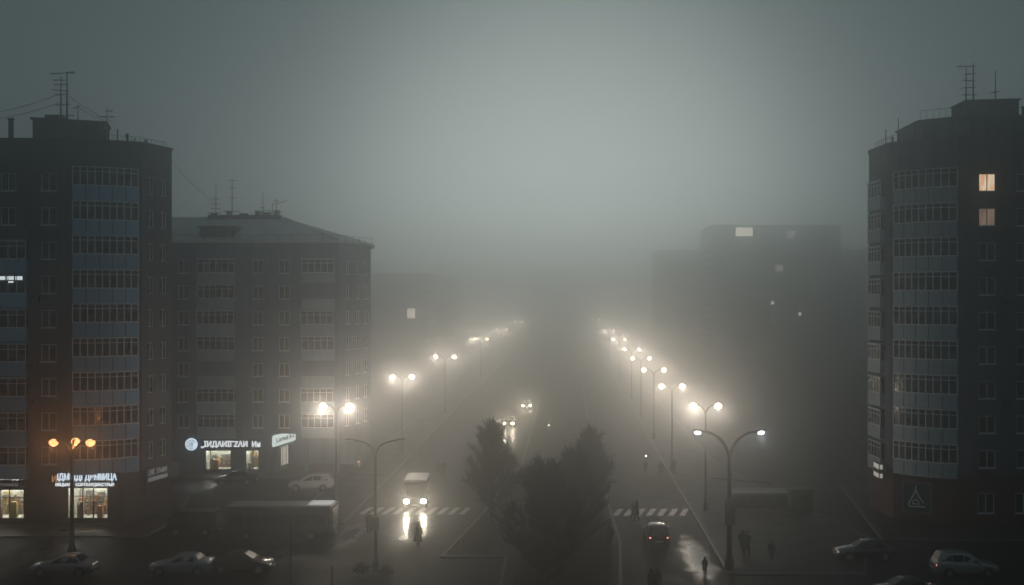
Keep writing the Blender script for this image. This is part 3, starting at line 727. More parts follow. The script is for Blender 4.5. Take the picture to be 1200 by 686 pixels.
# ---------- middle block with hipped roof
def mid_block():
    base = (-40, 126); t = thing('apartment_block', 'grey seven storey block with pale hipped metal roof and lit corner shop', 'apartment block', (base[0], base[1], .12), group='apartment buildings')
    PZ = 2.79; ZE = 25.0; ZB = 4.25
    lc = lambda pts: [(x - base[0], y - base[1]) for x, y in pts]
    P0, P1, P2, P3 = (-58.0, 120.0), (-24.75, 120.0), (-22.7, 128.0), (-24.0, 135.0)
    tops = [23.05 - PZ * i for i in range(7)]
    ops = []
    for px in (215, 302, 333):
        X = gx(px, 120)
        for i in range(7): ops.append((X - .58 + 58, X + .58 + 58, tops[i] - 1.45, tops[i]))
    for X in (-46, -50, -54):
        for i in range(7): ops.append((X - .58 + 58, X + .58 + 58, tops[i] - 1.45, tops[i]))
    l0, l1, l2, l3 = lc([P0, P1, P2, P3])
    wl = MB(); facade(wl, l0, l1, ZB, ZE, ops)
    eops = [(u, u + 1.1, tops[i] - 1.45, tops[i]) for i in range(7) for u in (1.6, 4.2, 6.3)]
    facade(wl, l1, l2, ZB, ZE, eops)
    bk = lc([P2, P3, (-58, 135), P0])
    for i in range(3): wl.quad((*bk[i], 0 if i else ZB), (*bk[i + 1], 0 if i else ZB), (*bk[i + 1], ZE), (*bk[i], ZE))
    wl.build('wall', M['wall_mid'], t)
    for o in ops: window(t, base, P0, P1, *o, mat='pane')
    for o in eops: window(t, base, P1, P2, *o, mat='pane')
    b0, b1 = gx(232, 120) + 58, gx(276, 120) + 58
    for i in range(7): loggia(t, base, P0, P1, b0, b1, tops[i] - 1.4, tops[i] + .1, 1.05, 'panel_grey', .6 if i in (2, 5) else .35, 6, 'pane_bay', glaz=i not in (4,))
    b0, b1 = gx(354, 120) + 58, gx(392, 120) + 58
    for i in range(7): loggia(t, base, P0, P1, b0, b1, tops[i] - 1.4, tops[i] + .1, 1.0, 'panel_grey', .75 if i in (2, 5) else .3, 5, 'pane_bay', glaz=i in (0, 2, 3, 5, 6))
    # ground floor: recessed at the corner behind an arcade
    g = MB(); G0, G1, G2, G3 = (-58, 120.2), (-31.9, 120.2), (-31.05, 126.2), (-23.4, 126.4)
    g0, g1, g2, g3 = lc([G0, G1, G2, G3])
    s1 = (gx(239.5, 120) + 58, gx(270, 120) + 58, .3, 2.45); s2 = (gx(287, 120) + 58, gx(303, 120) + 58, .3, 2.45); s3 = (2.2, 4.6, .3, 2.5)
    facade(g, g0, g1, 0, ZB, [s1, s2], 0, .22); facade(g, g1, g2, 0, ZB, [s3], 0, .22); g.quad((*g2, 0), (*g3, 0), (*g3, ZB), (*g2, ZB))
    poly_roof(g, lc([P0, P1, P2, P3, (-58, 135)]), ZB - .003); 
    for X, Y in ((-28.4, 120.4), (-25.1, 120.4), (-23.6, 124.4)): g.box(X - .25 - base[0], X + .25 - base[0], Y - base[1], Y + .5 - base[1], 0, ZB - .004)
    g.quad((*g3, 0), (*lc([P2])[0], 0), (*lc([P2])[0], ZB), (*g3, ZB))
    g.build('ground_floor', M['wall_mid'], t)
    shop_room(t, base, G0, G1, *s1, seed=12, bars=(.2,), transom=None); shop_room(t, base, G0, G1, *s2, seed=15, bars=(.55,), transom=None)
    window(t, base, G1, G2, *s3, mat='lit_far_dim', split=(.3, .7), sill=False, fm='metal')
    # roof
    r = MB(); o_ = .45
    ev = lc([(-58.4, 120 - o_), (-24.6, 120 - o_), (-22.25, 128.1), (-23.6, 135 + o_), (-58.4, 135 + o_)])
    ridge = lc([(-55, 127.5), (-32.6, 127.5)])
    z0, z1 = ZE + .15, 28.15
    E = [(*p, z0) for p in ev]; A, B = (*ridge[0], z1), (*ridge[1], z1)
    r.add(E + [A, B], [(0, 1, 6, 5), (1, 2, 6), (2, 3, 6), (3, 4, 5, 6), (4, 0, 5)], 0)
    nE = len(E); lo = [(x, y, ZE - .1) for x, y in ev]
    r.add(E + lo, [(i, nE + i, nE + (i + 1) % nE, (i + 1) % nE) for i in range(nE)] + [tuple(range(nE, 2 * nE))], 0)
    # standing seams on the front slope and hip
    for k in range(46):
        x = ev[0][0] + .6 + k * .72
        if x > ev[1][0] - .3: break
        e = Vector((x, ev[0][1], z0)); xt = min(x, ridge[1][0]); tp = Vector((x, ridge[0][1], z1))
        if x > ridge[1][0]:
            f = (ev[1][0] - x) / (ev[1][0] - ridge[1][0]); tp = Vector((x, ev[0][1] + (ridge[0][1] - ev[0][1]) * f, z0 + (z1 - z0) * f))
        r.tube(e + Vector((0, 0, .02)), tp + Vector((0, 0, .02)), .03, .03, 4)
    r.tube(Vector(E[1]) + Vector((0, 0, .05)), Vector(B) + Vector((0, 0, .05)), .1, .1, 6); r.tube(A, B, .1, .1, 6)
    rf = r.build('roof', M['roof'], t)
    d = MB(); d.box(-40.0 - base[0], -36.4 - base[0], 120.6 - base[1], 123.4 - base[1], ZE + .2, 26.6); d.prism(lc([(-40.2, 120.4), (-36.2, 120.4), (-36.2, 123.8), (-40.2, 123.8)]), 26.602, 26.75)
    d.build('dormer', M['wall_base'], rf)
    MB().bbox(-41.2 - base[0], -32.9 - base[0], 127.0 - base[1], 128.0 - base[1], 27.7, 28.45, .05).build('ridge_housing', M['wall_base'], rf)
    for X, hh, ww in ((-40.6, .5, .5), (-38.9, .7, .35), (-37.2, .45, .7), (-35.6, .75, .4), (-34.6, .55, .9), (-33.4, .8, .45)):
        ch = MB(); ch.box(X - ww / 2 - base[0], X + ww / 2 - base[0], 127.1 - base[1], 127.9 - base[1], 27.8, 28.1 + hh); ch.box(X - ww / 2 - .06 - base[0], X + ww / 2 + .06 - base[0], 127.04 - base[1], 127.96 - base[1], 28.102 + hh, 28.2 + hh); ch.build('chimney', M['wall_base'], rf)
    rl = MB()
    for p, q in ((E[0], E[1]), (E[1], E[2])):
        p, q = Vector(p), Vector(q); k = 0; L = (q - p).length
        while k < L:
            a = p + (q - p) * (k / L); rl.tube(a, a + Vector((0, 0, .6)), .02, .02, 4); k += 1.6
        rl.tube(p + Vector((0, 0, .58)), q + Vector((0, 0, .58)), .02, .02, 4)
    rl.build('roof_railing', M['metal'], rf)
mid_block()

# ---------- far blocks deep in the fog
def far_block(label, x0, x1, y0, y1, h, floors, cols, lit=(), side='r'):
    t = thing('apartment_block', label, 'apartment block', ((x0 + x1) / 2, (y0 + y1) / 2, 0), group='apartment buildings')
    base = ((x0 + x1) / 2, (y0 + y1) / 2); ops = []; pitch = (h - 5) / floors
    lc = lambda pts: [(x - base[0], y - base[1]) for x, y in pts]
    W = x1 - x0
    for c in range(cols):
        for f in range(floors):
            u = W * (c + .5) / cols; z = 3.6 + f * pitch; ops.append((u - .75, u + .75, z, z + 1.5))
    P0, P1 = (x0, y0), (x1, y0)
    wl = MB(); a, b = lc([P0, P1]); facade(wl, a, b, 0, h, ops)
    bk = lc([P1, (x1, y1), (x0, y1), P0])
    for i in range(3): wl.quad((*bk[i], 0), (*bk[i + 1], 0), (*bk[i + 1], h), (*bk[i], h))
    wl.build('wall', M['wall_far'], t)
    rb = MB(); rb.prism(lc([(x0 - .3, y0 - .3), (x1 + .3, y0 - .3), (x1 + .3, y1 + .3), (x0 - .3, y1 + .3)]), h + .002, h + .5)
    rb.build('roof', M['felt'], t)
    for o in ops: window(t, base, P0, P1, *o, sill=False)
    for X, Z, w_, h_, n_, mt in lit:
        m = MB()
        for k in range(n_): m.box(-w_ / 2 + w_ * k / n_ + .04, -w_ / 2 + w_ * (k + 1) / n_ - .08, -.5, -.44, 0, h_)
        q = MB().box(-w_ / 2 - .1, w_ / 2 + .1, -.43, .05, -1.0, h_ + .1).build('balcony', M['panel_grey'], t, (X - base[0], y0 - base[1], Z))
        m.build('lit_window', M[mt], q)
    # side facing the boulevard: rows of loggia bands
    sx = x0 - base[0] if side == 'l' else x1 - base[0]; sg = -1 if side == 'l' else 1; dl = (y1 - y0) * .2
    bmesh_ = MB().box(min(0, sg * .5), max(0, sg * .5), -dl / 1, dl / 1, -1.0, 0).mesh('balcony', M['panel_grey'])
    for f in range(floors):
        for k in range(3): link('balcony', bmesh_, t, (sx, y0 + (y1 - y0) * (k + .5) / 3 - base[1], 3.6 + f * pitch))
D1 = 420
far_block('tall hazy block in the fog with one row of lit balcony panes', gx(834, D1), gx(985, D1), D1, 455, 46.3, 14, 7,
          [(gx(872, D1), gz(277, D1), 6.6, 3.2, 4, 'lit_far'), (gx(927, D1), gz(279, D1), 3, 2.6, 2, 'lit_far_dim'), (gx(913, D1), gz(318, D1), 3, 2.4, 2, 'lit_far_dim'),
           (gx(905, D1), gz(357, D1), 1.2, 1.2, 1, 'lit_far'), (gx(906, D1), gz(376, D1), 1.2, 1.2, 1, 'lit_far_dim'), (gx(937, D1), gz(370, D1), 1.2, 1.2, 1, 'lit_far')], 'l')
far_block('fogbound block with a single lit window beside the lamp row', -118, gx(500, D1), D1, 450, 28, 7, 7, [(gx(482, D1), gz(373, D1), 3.0, 3.6, 2, 'lit_far')])
far_block('faint wide block in the fog behind the tall hazy block', gx(770, 490), gx(1015, 490), 490, 520, 40, 10, 8, side='l')
far_block('faint block in the fog behind the one with a single lit window', -120, gx(530, 560), 560, 600, 30, 7, 7)

# ------------------------------------------------------------------ rooftop aerials and wires
def aerial(name, label, x, y, z, h, bars, r=.05, mast2=None, group='rooftop aerials'):
    t = thing(name, label, 'antenna', (x, y, z), group=group)
    MB().tube((0, 0, 0), (0, 0, h), r, r * .6, 6).build('mast', M['metal'], t)
    if mast2: MB().tube((mast2[0], .2, 0), (mast2[0], .2, mast2[1]), r * .9, r * .5, 6).build('mast', M['metal'], t)
    for zz, xa, xb, tilt in bars:
        b = MB().tube((xa, 0, zz), (xb, 0, zz + tilt), .04, .04, 5)
        k = xa
        while k <= xb:
            if abs(k) > .2: b.tube((k, -.35, zz + tilt * (k - xa) / (xb - xa)), (k, .35, zz + tilt * (k - xa) / (xb - xa)), .02, .02, 4)
            k += .28
        b.build('aerial_bar', M['metal'], t)
    return t
aerial('tv_antenna', 'tall double mast with stacked aerial bars on the left tower penthouse', gx(78.5, 97), 97, 34.5, 4.35, [(4.15, -1.4, .6, .1), (4.25, -.1, .65, .08), (3.2, -1.1, .1, .05), (2.75, -1.2, .2, -.1), (2.3, -1.0, .2, .1), (1.4, -1.0, .3, .1), (3.6, -1.2, -.2, 0), (.5, -1.2, .6, 0)], .09, (-.62, 3.9))
aerial('tv_antenna', 'low aerial on the left tower penthouse corner', gx(122, 97), 97.6, 34.5, 1.3, [(.5, -.7, .7, 0), (1.0, -.2, .5, 0)], .04)
aerial('tv_antenna', 'short forked aerial beside the tall double mast', gx(89, 97), 97.4, 34.5, 1.5, [(1.2, -.4, .2, .2)], .05)
aerial('tv_antenna', 'spiky mast furthest left on the hipped roof', gx(253, 127), 127, 28.1, 3.9, [(2.3, -.4, .4, 0), (1.7, -.5, .5, 0), (1.2, -.5, .5, 0), (.7, -.9, .6, 0)], .05)
aerial('tv_antenna', 'tallest ladder-like mast on the hipped roof', gx(272, 127), 127, 28.1, 4.6, [(4.4, -.4, .5, 0), (3.6, -.3, .4, 0), (2.4, -.3, .4, 0), (.9, -.9, .9, 0)], .06)
aerial('tv_antenna', 'plain thin mast among the chimneys of the hipped roof', gx(308, 127), 127, 28.1, 3.1, [(.9, -.3, 1.0, .1), (1.3, -.3, .2, 0)], .05)
aerial('tv_antenna', 'slanting bar aerial by the ridge end of the hipped roof', gx(324, 127), 127, 28.1, 2.4, [(1.6, -.5, 1.2, .5), (.8, -.7, .7, 0), (2.1, -.3, .2, 0)], .05, (-.5, 1.9))
aerial('tv_antenna', 'double mast with aerial bars on the right tower penthouse', gx(1143, 97), 97.5, 36.1, 3.6, [(3.3, -1.4, .2, .0), (2.6, -.8, .3, .1), (2.1, -.9, .2, -.1), (1.4, -1.0, .3, .1), (.8, -.9, .3, 0)], .08, (-.55, 3.2))
aerial('tv_antenna', 'single leaning mast on the right tower penthouse', gx(1169, 97), 97.5, 36.1, 2.9, [(1.0, -.3, .3, .1)], .06)
def wire(label, a, b, sag, r=.022, name='overhead_wire'):
    a, b = Vector(a), Vector(b)
    pts = [a.lerp(b, i / 14) - Vector((0, 0, sag * (1 - (2 * i / 14 - 1) ** 2))) for i in range(15)]
    o = a.copy()
    return tag(MB().path([p - o for p in pts], r, 5).build(name, M['metal'], None, o), label, 'wire', 'overhead wires')
mt = Vector((gx(70, 97), 97, 36.6))
wire('upper guy wire running left from the tower mast', mt + Vector((0, 0, .3)), (-53, 95, 34.6), .5)
wire('lower guy wire running left from the tower mast', mt - Vector((0, 0, .5)), (-53.5, 96, 34.2), .4)
wire('upper guy wire sloping right from the tower mast', (gx(80, 97), 97, 36.7), (gx(131, 96), 96.5, 34.3), .15)
wire('lower guy wire sloping right from the tower mast', (gx(88, 97), 97.2, 35.9), (gx(121, 97), 97.5, 34.6), .1)
wire('thin wire from the left tower roof to the hipped roof mast', (-36.2, 99, 32.3), (gx(253, 127), 127, 29.9), .4)

# ------------------------------------------------------------------ signs and lettering
def text(body, parent, mat, x0, x1, z, h, y=-.06, name='lettering', ext=.02, bold=.012):
    cu = bpy.data.curves.new(name, 'FONT'); cu.body = body; cu.size = 1; cu.extrude = ext; cu.offset = bold
    cu.materials.append(M[mat])
    o = bpy.data.objects.new(name, cu); COL.objects.link(o); o.parent = parent
    bpy.context.view_layer.update()
    d = o.dimensions.copy(); bb = [tuple(v) for v in o.bound_box]
    lx, ly = bb[0][0], bb[0][1]; W = d.x or 1; H = d.y or 1
    sx, sy = (x1 - x0) / W, h / H
    dg = bpy.context.evaluated_depsgraph_get(); me = bpy.data.meshes.new_from_object(o.evaluated_get(dg)); bpy.data.objects.remove(o); me.materials.clear(); me.materials.append(M[mat])
    o = link(name, me, parent)
    o.scale = (sx, sy, 1); o.rotation_euler = (R(90), 0, 0)
    o.location = (x0 - lx * sx, y, z - ly * sy)
    return o
def X93(px): return gx(px, 93.1)
# main shop sign on the left tower
s = thing('shop_sign', 'bluish white lit lettering in two lines above the glass shop doors', 'shop sign', (X93(60), 93.0, 0), group='lit shop signs')
MB().box(-.1, X93(140) - X93(60) + .1, -.08, .18, 3.12, 4.42).build('sign_board', M['sign_back'], s)
text('И', s, 'sign_orange', .15, .55, 3.62, .55, -.1)
text('IДМЦIДГДВМIIИЦА', s, 'sign_blue', .6, X93(138) - X93(60), 3.66, .7, -.1, bold=.03)
text('ИЯЦЫАВВ  КОИТКАВДИНСТРЫВ', s, 'sign_white', .45, X93(135) - X93(60), 3.22, .34, -.1, bold=.02)
s = thing('shop_sign', 'white lit lettering cut by the frame above the wide shop window', 'shop sign', (-50.2, 93.0, 0), group='lit shop signs')
MB().box(-.1, 4.7, -.08, .18, 3.15, 4.35).build('sign_board', M['sign_back'], s)
text('ТАМ АК.ЕЛЗДА', s, 'sign_white', .2, X93(28) + 50.2, 3.75, .42, -.1, bold=.02)
text('ПИШТТ.ГЗввивй', s, 'sign_dim', .4, X93(22) + 50.2, 3.28, .3, -.1)
# side sign on the end wall
p0, p1 = Vector((-36.35, 95.4)), Vector((-35.3, 100.2)); dd = p1 - p0
s = thing('shop_sign', 'faintly glowing two line sign along the side wall of the left tower', 'shop sign', (p0.x, p0.y, 0), math.atan2(dd.y, dd.x), group='lit shop signs')
L = dd.length
MB().box(0, L, -.22, -.02, 3.1, 4.35).build('sign_board', M['sign_frame'], s)
text('LИК. ТААMV', s, 'sign_dim', .2, L * .62, 3.72, .5, -.25); MB().box(.15, L * .62, -.25, -.225, 3.2, 3.52).build('lit_strip', M['sign_dim'], s)  # letters and strip carry a faint glow in their own material
# middle shop
X12 = lambda px: gx(px, 120)
s = thing('shop_sign', 'round white lit disc sign left of the lit letters on the grey block', 'shop sign', (X12(224), 120.1, gz(521, 120)), group='lit shop signs')
m = MB(); m.lathe([(0, .1), (.6, .1), (.66, .06), (.66, 0), (0, 0)], n=28); o = m.build('sign_disc', M['sign_blue'], s); o.rotation_euler = (R(90), 0, 0)
m = MB()
for r0, r1, a0, a1 in ((.42, .48, .2, 5.2),):
    for k in range(26):
        a = a0 + (a1 - a0) * k / 26; b = a0 + (a1 - a0) * (k + 1) / 26
        m.quad((r0 * math.cos(a), -.112, r0 * math.sin(a)), (r1 * math.cos(a), -.112, r1 * math.sin(a)), (r1 * math.cos(b), -.112, r1 * math.sin(b)), (r0 * math.cos(b), -.112, r0 * math.sin(b)))
for x in (-.16, .02, .16): m.box(x - .035, x + .035, -.125, -.105, -.2, .2)
m.box(-.16, .16, -.124, -.106, -.23, -.17); m.box(-.16, .1, -.124, -.106, .17, .22)
m.build('emblem', M['sign_text'], s)
s = thing('shop_sign', 'white lit lettering above the two shop windows of the grey block', 'shop sign', (X12(235), 120.1, 0), group='lit shop signs')
z0 = gz(526.5, 120) + .1
MB().box(0, X12(306) - X12(235), -.05, .08, z0 - .12, z0 + .95).build('sign_board', M['sign_back'], s)
text('ІИДАИІГZАИ  Ии', s, 'sign_white', .35, X12(305) - X12(235), z0, .78, -.08, bold=.03)
m = MB(); m.prism([(.02, -.09), (.34, -.09), (.34, -.06), (.02, -.06)], z0, z0 + .2); m.build('emblem', M['sign_blue'], s)
p0, p1 = Vector((-31.98, 119.9)), Vector((-31.1, 126)); dd = p1 - p0; L = dd.length
s = thing('shop_sign', 'slanting white lightbox sign at the recessed corner of the grey block', 'shop sign', (p0.x, p0.y, 0), math.atan2(dd.y, dd.x), group='lit shop signs')
MB().bbox(0, L * .98, -.3, -.04, 2.95, 4.1, .03).build('light_box', M['sign_box'], s)
text('LалиLЬІ', s, 'sign_text', .5, L * .9, 3.35, .5, -.33)
# right tower emblem and small lit sign
e0, e1 = Vector((28.0, 95.4)), Vector((32.0, 92.25)); dd = (e1 - e0).normalized()
s = thing('shop_sign', 'square blue panel with a pale triangle emblem in a grey frame', 'sign', (28.72, 94.75, 0), math.atan2(dd.y, dd.x), group='signs on the right tower')
W = 2.35
MB().box(0, W, -.1, -.02, .95, 3.3).build('sign_board', M['sign_panel'], s)
f = MB(); f.box(-.14, 0.0, -.16, -.02, .8, 3.45); f.box(W, W + .14, -.16, -.02, .8, 3.45); f.box(0, W, -.16, -.02, .8, .95); f.box(0, W, -.16, -.02, 3.3, 3.45); f.build('sign_frame', M['sign_frame'], s)
e = MB(); q = lambda x, z: (x * W, -.12, .95 + z * 2.35)
for pts in ([(.46, .93), (.46, .75), (.24, .33), (.2, .22), (.26, .17), (.8, .2)], [(.46, .75), (.62, .5), (.76, .33)], [(.36, .27), (.36, .38), (.46, .44), (.56, .38), (.58, .27), (.36, .27)]):
    e.path([q(*p) for p in pts], .035, 6)
M['emblem'] = emit('pale emblem with added glow', (.8, .88, 1), .05, (.6, .6, .62)); e.build('emblem', M['emblem'], s)  # emblem is no lamp; a faint glow is added to brighten its strokes
s = thing('shop_sign', 'tiny lit projecting sign on the boulevard side of the right tower', 'sign', (27.35, 97.0, gz(557, 98)), group='signs on the right tower')
MB().bbox(-.35, .0, -.9, .9, 0, 1.25, .03).build('sign_case', M['sign_frame'], s)
M['sign_pale'] = emit('pale lit sign', (1, .95, .85), .45)
MB().box(-.375, -.355, -.8, .3, .8, 1.2).box(-.375, -.355, .4, .75, .8, 1.2).box(-.375, -.355, -.8, .75, .05, .42).box(-.3, -.05, -.925, -.905, .8, 1.2).box(-.3, -.05, -.925, -.905, .05, .42).build('lettering', M['sign_pale'], s)

# ------------------------------------------------------------------ street lamps
def point(parent, loc, power, color, r=.12):
    l = bpy.data.lights.new('lamp_light', 'POINT'); l.energy = power; l.color = color; l.shadow_soft_size = r
    o = bpy.data.objects.new('lamp_light', l); COL.objects.link(o); o.parent = parent; o.location = loc
    return o
LIGHTK = .33
def street_lamp(label, x, y, h=9.5, span=1.1, drop=.9, bowl='lamp', power=900, col=(1, .85, .70), group='lit twin lamps along the boulevard', rise=True, pole_r=.09, extra=None, base_z=.12, heads=((-1, 0), (1, 0)), powers=None):
    t = thing('street_lamp', label, 'street lamp', (x, y, base_z), group=group)
    MB().lathe([(pole_r * 2.2, 0), (pole_r * 2.2, .5), (pole_r * 1.5, .9), (pole_r * 1.3, 1.0)], n=12).build('lamp_base', M['metal'], t)
    MB().path([(0, 0, .95), (0, 0, h * .5), (0, 0, h - drop)], [pole_r * 1.25, pole_r, pole_r * .8], 10).build('pole', M['metal'], t)
    for i, (sx, sy) in enumerate(heads):
        k = Vector((sx, sy, 0)); pts = []
        for j in range(9):
            u = j / 8; pts.append(Vector((0, 0, h - drop - .1)) + k * span * (u ** 1.6) * .82 + Vector((0, 0, (drop) * math.sin(u * math.pi / 2) ** .9)))
        MB().path(pts, [pole_r * .7] * 5 + [pole_r * .55] * 4, 8).build('arm', M['metal'], t)
        e = pts[-1]
        hd = MB(); rings = []
        a = math.atan2(sy, sx)
        for u, ww, hh in ((-.12, .05, .04), (0, .1, .07), (.2, .15, .09), (.5, .15, .075), (.7, .06, .03)):
            rings.append([Vector((u, ww * math.cos(q_ * math.pi / 4), .04 + hh * (math.sin(q_ * math.pi / 4) * (1 if q_ < 4 else .35)))) for q_ in range(8)])
        o = hd.loft(rings).build('lamp_head', M['metal'], t, e, a)
        o.rotation_euler = (0, R(-6), a)
        MB().ellipsoid((.28, 0, -.12), (.34, .3, .27) if bowl in ('lamp', 'lamp_orange') else (.24, .14, .13), 14, 10).build('lamp_bowl', M[bowl], o)  # warm lit bowls made oversized to imitate the core of the glow
        pw = powers[i] if powers else power
        if pw: point(o, (.28, 0, -.5), pw * LIGHTK, col)
    return t
ordn = ['nearest', 'second nearest', 'third nearest', 'fourth nearest', 'fifth nearest', 'sixth nearest', 'seventh nearest', 'eighth nearest']
left = [(98.8, -20.6), (135.7, -20.2), (183, -20.2), (262, -20.5), (345, -20.5), (470, -20.5)]
for i, (d, x) in enumerate(left):
    lab = ['warm lit twin lamp rising behind the bus, beside the grey block', 'warm lit twin lamp just right of the grey block', 'lit twin lamp third along the left lamp row', 'small lit twin lamp fourth along the left lamp row', 'faint lit twin lamp fifth along the left lamp row', 'faintest lit twin lamp far down the left lamp row'][i]
    street_lamp(lab, x, d, 9.5, 1.05 if i < 2 else 1.5, .95, power=2300 if i < 3 else 3200)
right = [(98.8, 12.3), (121, 11.4), (149, 11.6), (178, 11.8), (209, 12.1), (262, 12.2), (330, 12.4), (500, 12.8)]
for i, (d, x) in enumerate(right):
    lab = ['warm lit twin lamp right behind the tall cool white lamp post', 'warm lit twin lamp second along the right lamp row', 'lit twin lamp third along the right lamp row', 'lit twin lamp fourth along the right lamp row', 'lit twin lamp fifth along the right lamp row', 'small lit twin lamp sixth along the right lamp row', 'small faint twin lamp seventh along the right lamp row', 'faintest twin lamp at the far end of the right lamp row'][i]
    street_lamp(lab, x, d, 9.5, 1.0 if i < 2 else 1.3, .95, power=1150 if i < 4 else 2200, powers=(2200, 1100) if i == 0 else None)
street_lamp('orange three headed lamp in front of the left tower shops', -36.4, 81.5, 8.6, 1.3, 1.5, 'lamp_orange', 260, (1, .38, .11), None, pole_r=.15, heads=((-1, 0), (1, 0), (0, .25)), powers=(200, 170, 480), base_z=.0)
nl = street_lamp('large twin arm lamp with cool white lights and a rounded panel on its post', 10.85 + .45, 77.4, 9.7, 2.35, 2.0, 'lamp_white', 60, (.85, .95, 1), None, pole_r=.16, powers=(30, 90))
m = MB().bbox(-.36, .36, -.42, -.2, 3.1, 5.0, .09); m.build('panel', M['sign_frame'], nl)
m = MB().path([(-1.3, 0, 6.35), (-.6, 0, 6.3), (0, 0, 6.25), (1.2, 0, 6.12), (2.2, 0, 6.05), (2.95, 0, 5.98)], .035, 6); m.build('cable_arm', M['metal'], nl)
ol = street_lamp('unlit twin arm lamp post with a small box and low shrubs at its foot', gx(440, 77.2), 77.2, 9.2, 1.8, 1.0, 'lamp_off', 0, group=None, pole_r=.1, base_z=.004)
m = MB().bbox(-.28, .28, -.36, -.12, 2.9, 3.85, .03); m.build('box', M['sign_frame'], ol)
m = MB().tube((-.5, 0, 6.7), (.5, 0, 6.75), .025); m.build('bracket', M['metal'], ol)
def post(label, x, y, h, r=.05):
    t = thing('metal_post', label, 'post', (x, y, .0), group='short metal posts')
    MB().path([(0, 0, 0), (0, 0, h)], r, 8).lathe([(r * 1.6, h), (r * 1.6, h + .04), (0, h + .07)], n=10).build('post', M['metal'], t)
    MB().lathe([(.14, 0), (.14, .05), (.08, .1)], n=10).build('post_base', M['metal'], t)
post('thin tall post in front of the dark bus', gx(341, 74), 74, 4.1)
post('short post left of the unlit lamp island', gx(389, 72.5), 72.5, 1.5)
def bollard(label, px, py, col):
    z = .9; d = F * (HC - z) / (py - 350)
    t = thing('bollard_light', label, 'bollard light', (gx(px, d), d, .12), group='small bollard lights')
    MB().path([(0, 0, 0), (0, 0, .75)], .06, 8).build('post', M['metal'], t)
    o = MB().ellipsoid((0, 0, .83), (.08, .08, .08), 10, 6).build('bulb', M[col], t)
    MB().lathe([(.1, .92), (.0, .98)], n=10).build('cap', M['metal'], t)
M['dot'] = emit('small lamp bulb', (1, .85, .6), 14); M['dot_red'] = emit('small orange bulb', (1, .45, .25), 6)
bollard('white bollard light on the median past the oncoming cars', 643, 499, 'dot')
bollard('small bollard light at the median edge behind the big trees', 705, 537, 'dot')
bollard('small bollard light beside the far group of walkers', 757, 535, 'dot')
bollard('orange bollard light on the pavement by the grey block', 420, 542, 'dot_red')

# ------------------------------------------------------------------ vehicles (local: length along x, nose at -x)
def shell(st, W, z0):
    """st: list of (x, belt z, roof z, half width, roof half width)"""
    rings = []
    for x, zb, zr, hw, rw in st:
        half = [(hw * .82, z0), (hw * .97, z0 + .12), (hw, z0 + .32), (hw * .985, zb - .12), (hw * .95, zb), (rw + .02, zr - .07), (rw * .82, zr - .005), (rw * .4, zr + .02)]
        rings.append([(x, -y, z) for y, z in half] + [(x, y, z) for y, z in reversed(half)])
    return rings
def side_quad(st, xa, xb, lo=.08, hi=.85, sgn=-1, e=.008):
    def at(x):
        for i in range(len(st) - 1):
            if st[i][0] <= x <= st[i + 1][0]:
                t = (x - st[i][0]) / (st[i + 1][0] - st[i][0]); return [a + (b - a) * t for a, b in zip(st[i], st[i + 1])]
        return st[-1]
    vs = []
    for x, f in ((xa, lo), (xb, lo), (xb, hi), (xa, hi)):
        _, zb, zr, hw, rw = at(x); y0, y1 = hw * .95, rw + .02; zt = zr - .07
        vs.append((x, sgn * (y0 + (y1 - y0) * f + e), zb + (zt - zb) * f))
    return vs
